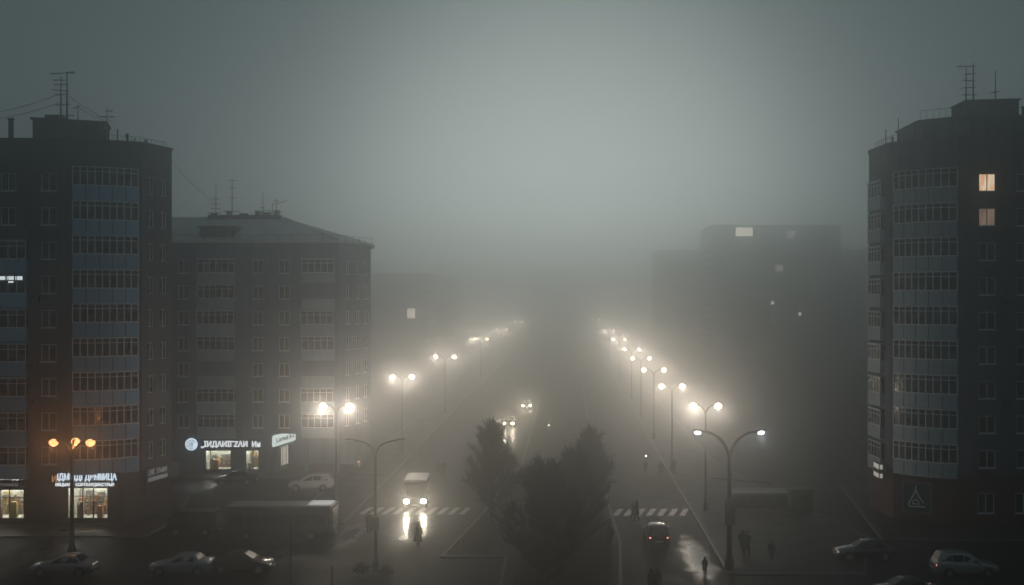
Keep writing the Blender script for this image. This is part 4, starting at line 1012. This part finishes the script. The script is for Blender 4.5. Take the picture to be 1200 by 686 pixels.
def car(label, x, y, rotz, kind='sedan', paint='car_white', lights=False, group='cars on the street', L=None, parklight=None, tails=False):
    t = thing('parked_car' if not lights else 'moving_car', label, 'car', (x, y, .004), rotz, group)
    if kind == 'suv':
        W = .9; st = [(-2.15, .62, .66, .72, .60), (-2.05, .80, .84, .84, .70), (-1.2, .96, 1.0, .9, .78), (-.95, 1.0, 1.05, .9, .76), (-.25, 1.03, 1.58, .9, .62), (.4, 1.04, 1.66, .9, .64), (1.3, 1.06, 1.64, .9, .63), (1.75, 1.06, 1.58, .88, .60), (2.05, 1.02, 1.10, .84, .66), (2.15, .75, .80, .78, .62)]
        wins = [(-.72, .25), (.32, 1.05), (1.12, 1.78)]; ws = (-.95, -.25); rw_ = (1.75, 2.05)
    elif kind == 'pickup':
        W = .88; st = [(-2.1, .58, .62, .72, .6), (-2.0, .74, .78, .82, .68), (-1.1, .88, .92, .88, .76), (-.9, .9, .95, .88, .74), (-.2, .93, 1.42, .88, .6), (.5, .95, 1.46, .88, .6), (1.0, .95, 1.38, .88, .58), (1.35, .98, 1.03, .88, .76), (2.0, .98, 1.02, .85, .72), (2.12, .7, .74, .78, .62)]
        wins = [(-.68, .15), (.22, 1.0)]; ws = (-.9, -.2); rw_ = (1.0, 1.35)
    else:
        W = .88; st = [(-2.1, .56, .6, .7, .58), (-2.0, .70, .74, .82, .68), (-1.15, .86, .9, .88, .76), (-.9, .88, .93, .88, .74), (-.2, .91, 1.38, .88, .58), (.4, .92, 1.44, .88, .6), (.95, .93, 1.38, .88, .58), (1.5, .93, .98, .87, .72), (2.05, .88, .92, .82, .68), (2.12, .62, .66, .76, .6)]
        wins = [(-.66, .12), (.2, .82), (.88, 1.2)]; ws = (-.9, -.2); rw_ = (.95, 1.5)
    z0 = .22
    MB().loft(shell(st, W, z0)).build('body', M[paint], t)
    for a, b in wins:
        for sg in (-1, 1):
            v = side_quad(st, a, b, .1, .88, sg)
            m = MB().add(v, [(0, 1, 2, 3) if sg < 0 else (3, 2, 1, 0)]); m.build('side_window', M['car_glass'], t)
    def cross(xa, xb, name):
        def at(x): return min(st, key=lambda s: abs(s[0] - x))
        A, B = at(xa), at(xb); vs = []
        for s_, f in ((A, .12), (B, .92)):
            pass
        za, zb_ = A[2], B[2]
        pa = Vector((xa, 0, za + .02)); pb = Vector((xb, 0, zb_ + .02)); dn = Vector((-(zb_ - za), 0, xb - xa)).normalized()
        if dn.z < 0: dn = -dn
        q0 = pa.lerp(pb, .1) + dn * .02; q1 = pa.lerp(pb, .9) + dn * .02
        wa = A[4] * .86; wb = B[4] * .86
        MB().add([(q0.x, -wa, q0.z), (q1.x, -wb, q1.z), (q1.x, wb, q1.z), (q0.x, wa, q0.z)], [(0, 1, 2, 3)]).build(name, M['car_glass'], t)
    cross(*ws, 'windscreen'); cross(rw_[0], rw_[1], 'rear_window')
    r = .33
    for wx in (-1.32, 1.32):
        for sg in (-1, 1):
            pr = [(r * .6, -.1), (r * .97, -.1), (r, -.06), (r, .06), (r * .97, .1), (r * .6, .1)]
            o = MB().lathe(pr, n=20).build('wheel', M['rubber'], t, (wx, sg * (W - .09), r)); o.rotation_euler = (R(90) * -sg, 0, 0)
            MB().lathe([(r * .62, .07), (r * .55, .09), (.08, .075), (0, .085)], n=14).build('rim', M['rim'], o)
            MB().lathe([(r + .07, .085), (r + .02, .12), (r + .0, .09)], n=20).build('wheel_arch', M['rubber'], t, (wx, sg * (W - .1), r + .01)).rotation_euler = (R(90) * -sg, 0, 0)
    ends = st[1], st[-2]
    for sg in (-1, 1):
        MB().ellipsoid((-2.06, sg * ends[0][3] * .72, .66), (.08, .17, .085), 10, 6).build('headlight', M['head'] if lights else M['head_small'] if parklight == sg else M['head_off'], t)
        MB().ellipsoid((2.08, sg * ends[1][3] * .78, .80), (.06, .12, .09), 10, 6).build('tail_light', M['tail'] if tails is True or tails == sg else M['tail_off'], t)
        MB().ellipsoid((-.72, sg * (W + .09), 1.0), (.08, .11, .07), 8, 6).build('wing_mirror', M[paint], t)
    MB().box(-2.2, -2.12, -.26, .26, .4, .52).build('number_plate', M['plate'], t); MB().box(2.14, 2.19, -.26, .26, .48, .6).build('number_plate', M['plate'], t)
    MB().bbox(-2.2, -2.0, -.75, .75, .24, .5, .05).build('bumper', M['car_dark'], t, (.02, 0, 0)); MB().bbox(2.0, 2.17, -.75, .75, .26, .5, .05).build('bumper', M['car_dark'], t)
    if lights:
        for sg in (-1, 1):
            l = bpy.data.lights.new('headlight_beam', 'SPOT'); l.energy = 280; l.color = (1, .84, .62); l.spot_size = R(75); l.spot_blend = 1; l.shadow_soft_size = .08
            o = bpy.data.objects.new('headlight_beam', l); COL.objects.link(o); o.parent = t; o.location = (-2.32, sg * .6, .66); o.rotation_euler = (0, R(88), 0)   # towards -x, slightly down
    return t
EXT = R(90)
car('white estate car parked before the arcade of the grey block', gx(365, 110), 110, 0, 'suv', 'car_white', group='parked cars')
car('dark car parked in front of the lit windows of the grey block', gx(277, 113.5), 113.5, 0, 'sedan', 'car_dark', group='parked cars')
car('silver saloon parked by the foot of the three headed lamp', gx(76, 76.4), 76.4, 0, 'sedan', 'car_silver', group='parked cars')
car('silver pickup style car parked left of the dark red car', gx(214, 76.6), 76.6, 0, 'pickup', 'car_silver', group='parked cars')
car('dark red saloon parked in front of the bus', gx(285, 77.2), 77.2, math.pi, 'sedan', 'car_red', group='parked cars', parklight=1)
car('white car parked before the red tiled foot of the right tower', gx(1130, 76.2), 76.2, math.pi, 'suv', 'car_silver', group='parked cars', tails=1)
car('dark car parked on the plaza edge, left of the white one', gx(1013, 80.9), 80.9, 0, 'sedan', 'car_dark', group='parked cars', parklight=-1)
car('dark car cut by the picture bottom, roof only', gx(1058, 70), 70, 0, 'sedan', 'car_dark', group='parked cars')
car('black off-road car seen from behind with small red tail lights', gx(770, 86), 86.3, -EXT, 'suv', 'car_dark', group='cars on the street', tails=True)
car('nearer of two oncoming cars with bright headlights in the fog', gx(596, 163), 165, EXT, 'sedan', 'car_dark', True)
car('farther of two oncoming cars with headlights deep in the fog', gx(617, 190), 192, EXT, 'sedan', 'car_dark', True)

def big_vehicle(name, label, cat, x, y, rotz, L, W, H, paint, roofm, wins, lit=False, group=None, round_=.18, roofstrip=False, parks=()):
    t = thing(name, label, cat, (x, y, .004), rotz, group)
    b = MB().bbox(-L / 2, L / 2, -W / 2, W / 2, .32, H - .1, round_); b.build('body', M[paint], t)
    MB().bbox(-L / 2 + .05, L / 2 - .05, -W / 2 + .05, W / 2 - .05, H - .14, H, .06).build('roof', M[roofm], t)
    for a, b_, z0, z1 in wins:
        for sg in (-1, 1):
            MB().box(a, b_, min(sg * W / 2, sg * (W / 2 + .012)), max(sg * W / 2, sg * (W / 2 + .012)), z0, z1).build('side_window', M['car_glass'], t)
    MB().box(-L / 2 - .012, -L / 2 + .0, -W / 2 + .25, W / 2 - .25, H * .46, H - .38).build('windscreen', M['car_glass'], t)
    MB().box(L / 2, L / 2 + .012, -W / 2 + .25, W / 2 - .25, H * .5, H - .4).build('rear_window', M['car_glass'], t)
    r = .44 if L > 6 else .35
    for wx in (-L * .3, L * .3):
        for sg in (-1, 1):
            o = MB().lathe([(r * .6, -.12), (r * .97, -.12), (r, -.08), (r, .08), (r * .97, .12), (r * .6, .12)], n=20).build('wheel', M['rubber'], t, (wx, sg * (W / 2 - .12), r)); o.rotation_euler = (R(90) * -sg, 0, 0)
            MB().lathe([(r * .62, .09), (r * .5, .1), (.1, .06), (0, .07)], n=14).build('rim', M['rim'], o)
    for sg in (-1, 1):
        MB().ellipsoid((-L / 2 - .01, sg * W * .36, .78), (.08, .24 if lit else .14, .2 if lit else .13), 12, 6).build('headlight', M['head'] if lit else M['head_off'], t)
        MB().bbox(L / 2 - .02, L / 2 + .03, sg * W * .38 - .1, sg * W * .38 + .1, .75, 1.1, .02).build('tail_light', M['tail_off'], t)
        MB().bbox(-L / 2 + .1, -L / 2 + .22, sg * (W / 2 + .16) - .1, sg * (W / 2 + .16) + .1, 1.35, 1.75, .03).build('wing_mirror', M['car_dark'], t)
    MB().bbox(-L / 2 - .06, -L / 2 + .1, -W / 2 + .1, W / 2 - .1, .3, .6, .04).build('bumper', M['car_dark'], t)
    MB().bbox(L / 2 - .1, L / 2 + .06, -W / 2 + .1, W / 2 - .1, .3, .6, .04).build('bumper', M['car_dark'], t)
    MB().box(-L / 2 - .075, -L / 2 - .061, -.27, .27, .4, .52).build('number_plate', M['plate'], t)
    if roofstrip: MB().box(*roofstrip, H + .004, H + .06).build('roof_lamp', M['bus_lamp'], t)
    if lit:
        for sg in (-1, 1):
            l = bpy.data.lights.new('headlight_beam', 'SPOT'); l.energy = 190; l.color = (1, .84, .64); l.spot_size = R(85); l.spot_blend = 1; l.shadow_soft_size = .1
            o = bpy.data.objects.new('headlight_beam', l); COL.objects.link(o); o.parent = t; o.location = (-L / 2 - .25, sg * W * .36, .78); o.rotation_euler = (0, R(86), 0)
    return t
bw = [(-3.7 + k * 1.28, -3.7 + k * 1.28 + 1.12, 1.25, 2.05) for k in range(6)]
# bus nose to the right of the picture -> rotate by 180 degrees
bt = big_vehicle('bus', 'dark bus standing side on across the left of the junction', 'bus', gx(331, 88.2), 88.5 - .35, math.pi, 8.45, 2.4, 2.72, 'bus_paint', 'bus_roof', bw, roofstrip=(-4.0, -2.2, -1.0, .9))
MB().box(-.4, .4, -.06, .06, 0, 0).v
mb = big_vehicle('minibus', 'pale roofed minibus with blazing headlights on the pedestrian crossing', 'minibus', gx(488, 101.5), 101.9, EXT + R(3), 4.6, 2.15, 2.65, 'car_dark', 'van_paint', [(-1.5, -.5, 1.35, 2.05), (-.35, .75, 1.35, 2.05), (.9, 2.0, 1.35, 2.05)], True, round_=.14)
big_vehicle('van', 'dark rounded van half hidden left of the bus', 'van', gx(229, 89.5), 89.3, math.pi, 3.9, 1.9, 2.0, 'car_dark', 'car_dark', [(-1.2, -.2, 1.1, 1.65), (-.05, 1.2, 1.1, 1.65)], round_=.3)

# ------------------------------------------------------------------ kiosk and low pavilion on the right plaza
k = thing('kiosk', 'small dark box kiosk at the end of the low pavilion', 'kiosk', (gx(938, 99), 99, .12))
MB().bbox(-.95, .95, -.8, .8, 0, 1.85, .03).build('body', M['wall_base'], k); MB().bbox(-1.05, 1.05, -.9, .9, 1.86, 2.0, .02).build('roof', M['metal'], k)
MB().box(-.6, .6, -.83, -.805, .9, 1.5).build('hatch', M['car_glass'], k)
M['roof_dull'] = noise_mat('dull grey roof sheet', (.10, .105, .11), (.16, .165, .17), 2, (.5, .65), 0)
k = thing('pavilion', 'long low pavilion with pale flat roof edge beside the dark kiosk', 'pavilion', (gx(890, 100.5), 100.5, .12))
MB().box(-2.5, 2.6, -.6, 1.6, 0, 1.25).build('wall', M['wall_base'], k)
MB().bbox(-2.9, 2.62, -.9, 1.9, 1.26, 1.4, .02).build('roof', M['roof_dull'], k)
m = MB()
for j in range(4): m.box(-2.3 + j * 1.2, -1.3 + j * 1.2, -.63, -.605, .4, 1.1)
m.build('window', M['car_glass'], k)

# ------------------------------------------------------------------ trees
def bare_tree(label, x, y, h, cw, seed, trunk_h=1.6, twigs=4200, base_z=.145, tr=.14, top=.62):
    rg = random.Random(seed)
    t = thing('bare_tree', label, 'tree', (x, y, base_z), group='bare trees on the median')
    tb = MB(); cb = MB()
    def rv(s): return Vector((rg.gauss(0, s), rg.gauss(0, s), rg.gauss(0, s)))
    tops = []
    tb.path([(0, 0, 0), (rg.uniform(-.05, .05), 0, trunk_h * .5), (0, 0, trunk_h), (rg.uniform(-.1, .1), rg.uniform(-.1, .1), h * .45), (rg.uniform(-.15, .15), rg.uniform(-.15, .15), h * .72), (0, 0, h * .92)], [tr * 1.5, tr, tr * .9, tr * .6, tr * .32, .02], 8)
    nl = 34; segs = []
    for i in range(nl):
        u = i / nl; z0 = trunk_h * .75 + (h * .8 - trunk_h * .75) * u
        a = i * 2.4 + rg.uniform(-.4, .4)
        reach = cw / 2 * min(1, .62 + u * 1.6) * (1 - u) ** .95 * rg.uniform(.78, 1.1)
        rise = (h * .26) * (1 - u * .35) * rg.uniform(.8, 1.2)
        p0 = Vector((0, 0, z0)); p3 = Vector((reach * math.cos(a), reach * math.sin(a), z0 + rise))
        p1 = p0.lerp(p3, .35) - Vector((0, 0, rise * .12)) + rv(.06); p2 = p0.lerp(p3, .7) - Vector((0, 0, rise * .06)) + rv(.08)
        r0 = tr * .42 * (1 - u * .6)
        tb.path([p0, p1, p2, p3], [r0, r0 * .7, r0 * .45, .012], 5)
        segs += [(p0.lerp(p1, .5), p1), (p1, p2), (p2, p3), (p2, p3)]
    segs += [(Vector((0, 0, h * .72)), Vector((0, 0, h * .95)))] * 3
    sub = []
    for k in range(800):
        a, b = rg.choice(segs); p = a.lerp(b, rg.random())
        out = Vector((p.x, p.y, 0)); out = out.normalized() if out.length > .05 else Vector((rg.uniform(-1, 1), rg.uniform(-1, 1), 0))
        d = (out * rg.uniform(.2, .9) + Vector((0, 0, rg.uniform(.5, 1.15))) + rv(.28)).normalized(); L = rg.uniform(.5, 1.25) * h / 8
        q = p + d * L * .55 + rv(.04); e = p + d * L + rv(.08)
        cb.path([p, q, e], [.02, .013, .006], 4, cap=False); sub += [(p, q), (q, e)]
    for k in range(twigs):
        a, b = rg.choice(sub); p = a.lerp(b, rg.random()); dd = (b - a).normalized()
        d = (dd * .5 + Vector((0, 0, .55)) + rv(.42)).normalized(); L = rg.uniform(.25, .75) * h / 8
        e = p + d * L; w_ = rg.uniform(.008, .018); s1 = d.cross(rv(1)).normalized() * w_; s2 = d.cross(s1).normalized() * w_
        cb.add([p + s1, p - s1 * .5 + s2, p - s1 * .5 - s2, e], [(0, 1, 3), (1, 2, 3), (2, 0, 3)])
        if rg.random() < .4:
            c = p.lerp(e, rg.uniform(.3, 1)); u = rv(1).normalized() * rg.uniform(.03, .07); v = u.cross(rv(1)).normalized() * rg.uniform(.03, .07)
            cb.add([c - u, c + v, c + u, c - v], [(0, 1, 2, 3)], 1)
    tb.build('trunk', M['bark'], t); cb.build('crown', [M['twig'], M['leaf']], t)
    return t
bare_tree('bushy bare tree standing alone on the dark grass bed', gx(577, 93), 93, 8.2, 5.4, 3, 1.0, 15000)
bare_tree('broad bare tree nearest the bottom edge on the median', gx(640, 71), 71, 8.3, 7.0, 5, .9, 19000)
bare_tree('slimmer bare tree pressed behind the broadest one on the median', gx(672, 80), 80, 7.7, 5.4, 9, 1.0, 14000)
bare_tree('pale hazy bare tree farthest along the grassy median', gx(692, 94), 94, 7.6, 5.0, 13, 1.0, 12000)

def bush(label, x, y, r, h, seed, group='low shrubs'):
    rg = random.Random(seed); t = thing('shrub', label, 'shrub', (x, y, .004), group=group); m = MB(); s = MB()
    for k in range(26):
        a = rg.uniform(0, 6.28); q = rg.random() ** .5; e = Vector((r * q * math.cos(a), r * q * math.sin(a), h * rg.uniform(.5, 1) * (1.1 - .5 * q)))
        s.path([(0, 0, 0), e * .5 + Vector((0, 0, .08)), e], [.015, .01, .005], 4)
        for j in range(26):
            c = e.lerp(Vector((0, 0, .05)), rg.uniform(0, .6)) + Vector((rg.gauss(0, .1), rg.gauss(0, .1), rg.gauss(0, .08))); c.z = max(.03, c.z)
            u = Vector((rg.gauss(0, 1), rg.gauss(0, 1), rg.gauss(0, 1))).normalized() * .05; v = u.cross(Vector((rg.gauss(0, 1), rg.gauss(0, 1), rg.gauss(0, 1)))).normalized() * .035
            m.add([c - u, c + v, c + u, c - v], [(0, 1, 2, 3)])
    s.build('stem', M['bark'], t); m.build('foliage', M['leaf'], t)
bush('larger dark shrub at the foot of the unlit lamp', gx(440, 77.2) - .7, 76.2, .8, 1.0, 1)
bush('smaller dark shrub beside the unlit lamp foot', gx(440, 77.2) + .9, 76.0, .55, .8, 2)

# ------------------------------------------------------------------ people
def make_body(pose):
    """continuous body grown over a skeleton; faces -y"""
    J = pose; names = list(J); idx = {n: i for i, n in enumerate(names)}
    bones = [('pelvis', 'waist'), ('waist', 'chest'), ('chest', 'neck'), ('neck', 'head'), ('head', 'crown')]
    for s in 'LR': bones += [('chest', 'sh' + s), ('sh' + s, 'el' + s), ('el' + s, 'wr' + s), ('wr' + s, 'pa' + s), ('pelvis', 'hi' + s), ('hi' + s, 'kn' + s), ('kn' + s, 'an' + s), ('an' + s, 'to' + s)]
    me = bpy.data.meshes.new('body'); me.from_pydata([J[n][0] for n in names], [(idx[a], idx[b]) for a, b in bones], [])
    o = bpy.data.objects.new('tmp', me); COL.objects.link(o)
    sm = o.modifiers.new('s', 'SKIN'); sm.use_smooth_shade = True
    sd = o.modifiers.new('d', 'SUBSURF'); sd.levels = 2; sd.render_levels = 2
    for i, n_ in enumerate(names):
        r = J[n_][1]; me.skin_vertices[0].data[i].radius = (r, r) if not hasattr(r, '__len__') else r
    me.skin_vertices[0].data[idx['pelvis']].use_root = True
    dg = bpy.context.evaluated_depsgraph_get(); dg.update()
    ev = o.evaluated_get(dg); m2 = bpy.data.meshes.new_from_object(ev)
    mb = MB(); mb.add([v.co for v in m2.vertices], [tuple(p.vertices) for p in m2.polygons], 0, True)
    bpy.data.objects.remove(o); bpy.data.meshes.remove(me); bpy.data.meshes.remove(m2)
    # face: nose, brow, lips, ears, eyes
    H = Vector(J['head'][0]); 
    mb.path([H + Vector((0, -.085, .03)), H + Vector((0, -.112, -.012)), H + Vector((0, -.088, -.022))], [.010, .016, .012], 6)
    mb.path([H + Vector((-.026, -.083, -.05)), H + Vector((0, -.092, -.05)), H + Vector((.026, -.083, -.05))], [.005, .009, .005], 6)
    for s in (-1, 1):
        mb.ellipsoid(H + Vector((s * .033, -.082, .03)), (.013, .008, .008), 8, 6, 1); mb.ellipsoid(H + Vector((s * .088, .005, .005)), (.012, .022, .034), 8, 6)
    for s, sg in (('L', -1), ('R', 1)):
        wv = Vector(J['wr' + s][0]); pv_ = Vector(J['pa' + s][0]); d = (pv_ - wv).normalized(); fw = Vector((0, -1, 0)); fw = (fw - d * fw.dot(d)).normalized(); sd_ = d.cross(fw)
        for k, ln in enumerate((.07, .082, .077, .06)):
            b = pv_ + fw * (.027 - .018 * k) ; mb.path([b - d * .02, b + d * ln * .45, b + d * ln * .8 - sd_ * sg * .012 * -1, b + d * ln + sd_ * sg * .026], [.0095, .009, .008, .006], 6)
        b = wv + d * .03 + fw * .025; mb.path([b, b + d * .025 + fw * .025, b + d * .055 + fw * .034], [.012, .010, .007], 6)
    return mb.mesh('body', [M['skin'], M['eye']])
def pose_walk(stride, swing, lean=0):
    P = {'pelvis': ((0, 0, .95), (.13, .10)), 'waist': ((0, -lean * .3, 1.1), (.125, .095)), 'chest': ((0, -lean * .7, 1.34), (.15, .105)), 'neck': ((0, -lean, 1.5), .055), 'head': ((0, -lean * 1.15 - .01, 1.62), (.082, .095)), 'crown': ((0, -lean * 1.15, 1.71), (.06, .07))}
    for s, sg, f in (('L', -1, 1), ('R', 1, -1)):
        P['sh' + s] = ((sg * .18, -lean * .8, 1.42), .06); P['el' + s] = ((sg * .25, -lean * .6 - f * swing * .5 + .03, 1.15), .043); P['wr' + s] = ((sg * .26, -lean * .6 - f * swing - .04, .92), .028); P['pa' + s] = ((sg * .26, -lean * .6 - f * swing * 1.15 - .05, .85), (.04, .02))
        P['hi' + s] = ((sg * .09, 0, .9), .088); P['kn' + s] = ((sg * .10, f * stride * .35 - .04, .5), .058); P['an' + s] = ((sg * .10, f * stride, .09 + (max(0, f * stride) * .25)), .038); P['to' + s] = ((sg * .11, f * stride - .16, .04 + max(0, f * stride) * .05), (.04, .028))
    return P
POSES = [pose_walk(.22, .15, .03), pose_walk(-.2, -.13, .02), pose_walk(.03, .02, .0), pose_walk(.12, .06, .09)]
BODIES = [make_body(p) for p in POSES]
def ell(cx, cy, z, rx, ry, n=16, wob=0, ph=0):
    return [(cx + rx * (1 + wob * math.sin(5 * 2 * math.pi * k / n + ph)) * math.cos(2 * math.pi * k / n), cy + ry * (1 + wob * math.sin(5 * 2 * math.pi * k / n + ph)) * math.sin(2 * math.pi * k / n), z) for k in range(n)]
def person(label, x, y, rotz, h=1.72, pose=0, coat='coat_black', hem=.6, flare=1.0, head='hood', z=.004, trou='trousers', bag=False):
    t = thing('person', label, 'person', (x, y, z), rotz, 'people on foot')
    s = h / 1.76; P = POSES[pose]; t.scale = (s, s, s)
    link('body', BODIES[pose], t)
    ly = lambda z_: P['pelvis'][0][1] + (P['neck'][0][1]) * (z_ - .95) / .55 if z_ > .95 else 0
    c = MB()
    hemw = .24 * flare
    c.loft([ell(0, .02, hem, hemw, hemw * .82, wob=.05, ph=pose), ell(0, .01, hem + .2, .23 * (1 + (flare - 1) * .6), .185 * (1 + (flare - 1) * .6), wob=.03, ph=1), ell(0, ly(.98), .98, .205, .155), ell(0, ly(1.12), 1.12, .2, .15), ell(0, ly(1.32), 1.32, .225, .16), ell(0, ly(1.43), 1.43, .2, .13), ell(0, ly(1.49), 1.49, .12, .1), ell(0, ly(1.54), 1.545, .085, .085)], cap=False)
    for sd in 'LR':
        a, b, d = (Vector(P[k + sd][0]) for k in ('sh', 'el', 'wr')); c.path([a + Vector((0, 0, .01)), a.lerp(b, .5), b, b.lerp(d, .6), d], [.085, .08, .07, .064, .06], 10)
    c.build('coat', M[coat], t)
    tr_ = MB(); tr_.loft([ell(0, 0, .82, .16, .125), ell(0, 0, 1.0, .17, .13)])
    for sd in 'LR':
        a, b, d = (Vector(P[k + sd][0]) for k in ('hi', 'kn', 'an')); tr_.path([a, a.lerp(b, .5), b, b.lerp(d, .5), d + Vector((0, 0, .03))], [.105, .092, .075, .066, .06], 10)
    tr_.build('trousers', M[trou], t)
    for sd in 'LR':
        a, b = Vector(P['an' + sd][0]), Vector(P['to' + sd][0]); a.z -= .03; b.z = max(b.z - .005, .035)
        MB().path([a + Vector((0, .05, .0)), a + Vector((0, -.02, 0)), a.lerp(b, .6), b + Vector((0, -.03, 0))], [.042, .052, .048, .03], 8).build('shoe', M['shoe'], t)
    H = Vector(P['head'][0])
    m = MB()
    if head == 'hood':
        rings = []
        for zz, rx, ry, oy in ((-.17, .13, .12, .01), (-.08, .125, .13, .015), (.02, .125, .135, .015), (.1, .105, .115, .02), (.16, .06, .07, .03), (.18, .02, .02, .04)):
            n_ = 18; rg_ = []
            for k in range(n_ + 1):
                a = math.radians(-90 + 48 * max(0, 1 - max(0, zz - .06) / .12) + (360 - 96 * max(0, 1 - max(0, zz - .06) / .12)) * k / n_)
                rg_.append((H.x + rx * math.cos(a), H.y + oy + ry * math.sin(a), H.z + zz))
            rings.append(rg_)
        nn = len(rings[0])
        m.add([p for r in rings for p in r], [(i * nn + k, i * nn + k + 1, (i + 1) * nn + k + 1, (i + 1) * nn + k) for i in range(len(rings) - 1) for k in range(nn - 1)], 0, True)
        m.build('hood', M[coat], t)
    elif head == 'hat':
        m.lathe([(.101, .035), (.108, .06), (.105, .11), (.07, .15), (.02, .165), (0, .166)], H.x, H.y + .005, 16); m.v = [(a, b, c_ + H.z) for a, b, c_ in m.v]; m.build('hat', M['haircap'], t)
    else:
        m.lathe([(.098, -.02), (.104, .04), (.1, .09), (.068, .13), (.02, .145), (0, .146)], H.x, H.y + .014, 16); m.v = [(a, b, c_ + H.z) for a, b, c_ in m.v]; m.build('hair', M['hair'], t)
    return t
def ppl(px, py, **k):
    d = gd(py); return dict(x=gx(px, d), y=d)
def P_(label, px, py, rot, **k):
    d = gd(py); person(label, gx(px, d), d, R(rot), **k)
P_('hooded person in a wide dark cape walking ahead of the minibus headlights', 490, 641, 170, h=1.85, pose=3, coat='coat_black', hem=.42, flare=1.55, head='hood')
P_('bareheaded person in a long dark coat, one of a pair past the crossing', 514, 557, 10, h=1.62, pose=0, head='hair', hem=.5)
P_('hat wearing person in a long dark coat, one of a pair past the crossing', 520.5, 558, 5, h=1.66, pose=1, head='hat', hem=.5)
P_('person in a charcoal coat waiting behind the unlit lamp post', 432.5, 626, 20, h=1.85, pose=2, coat='coat_grey', head='hat', z=.004)
P_('person in a black coat standing at the median kerb by the trees', 714.5, 641, 175, h=1.8, pose=2, coat='coat_black', head='hood', z=.004)
P_('slim person in grey on the right hand crossing', 742, 609, -80, h=1.5, pose=0, coat='coat_grey', head='hair')
P_('taller person in black striding on the right hand crossing', 746.5, 611, -75, h=1.75, pose=1, coat='coat_black', head='hood')
P_('hooded person cut by the picture bottom, the slightly shorter of two', 763.3, 698, 180, h=1.72, pose=0, coat='coat_black', head='hood')
P_('hooded person cut by the picture bottom, bigger of two side by side', 770, 697, 178, h=1.76, pose=1, coat='coat_black', head='hood')
P_('small child in a hooded coat at the kerb by the tall lamp', 826, 674, 150, h=1.25, pose=2, coat='coat_grey', head='hood', hem=.45, z=.004)
P_('grey coated person walking close beside a black coated one on the plaza', 870.5, 651, 10, h=1.8, pose=1, coat='coat_grey', head='hair', z=.12)
P_('black coated person walking close beside a grey coated one on the plaza', 875, 654, 15, h=1.88, pose=0, coat='coat_black', head='hat', z=.12)
P_('person in a brown coat walking alone across the plaza', 904.5, 660, -20, h=1.55, pose=3, coat='coat_brown', head='hat', z=.12)
P_('hazy hatted walker nearest the roadway among three far figures', 756, 557, 0, h=1.7, pose=0, coat='coat_grey', head='hat')
P_('hazy hooded walker between two other far figures', 775, 560, 5, h=1.75, pose=1, coat='coat_black', head='hood')
P_('hazy bareheaded walker beside the second lamp of the right row', 790, 558, -5, h=1.8, pose=0, coat='coat_black', head='hair', z=.12)
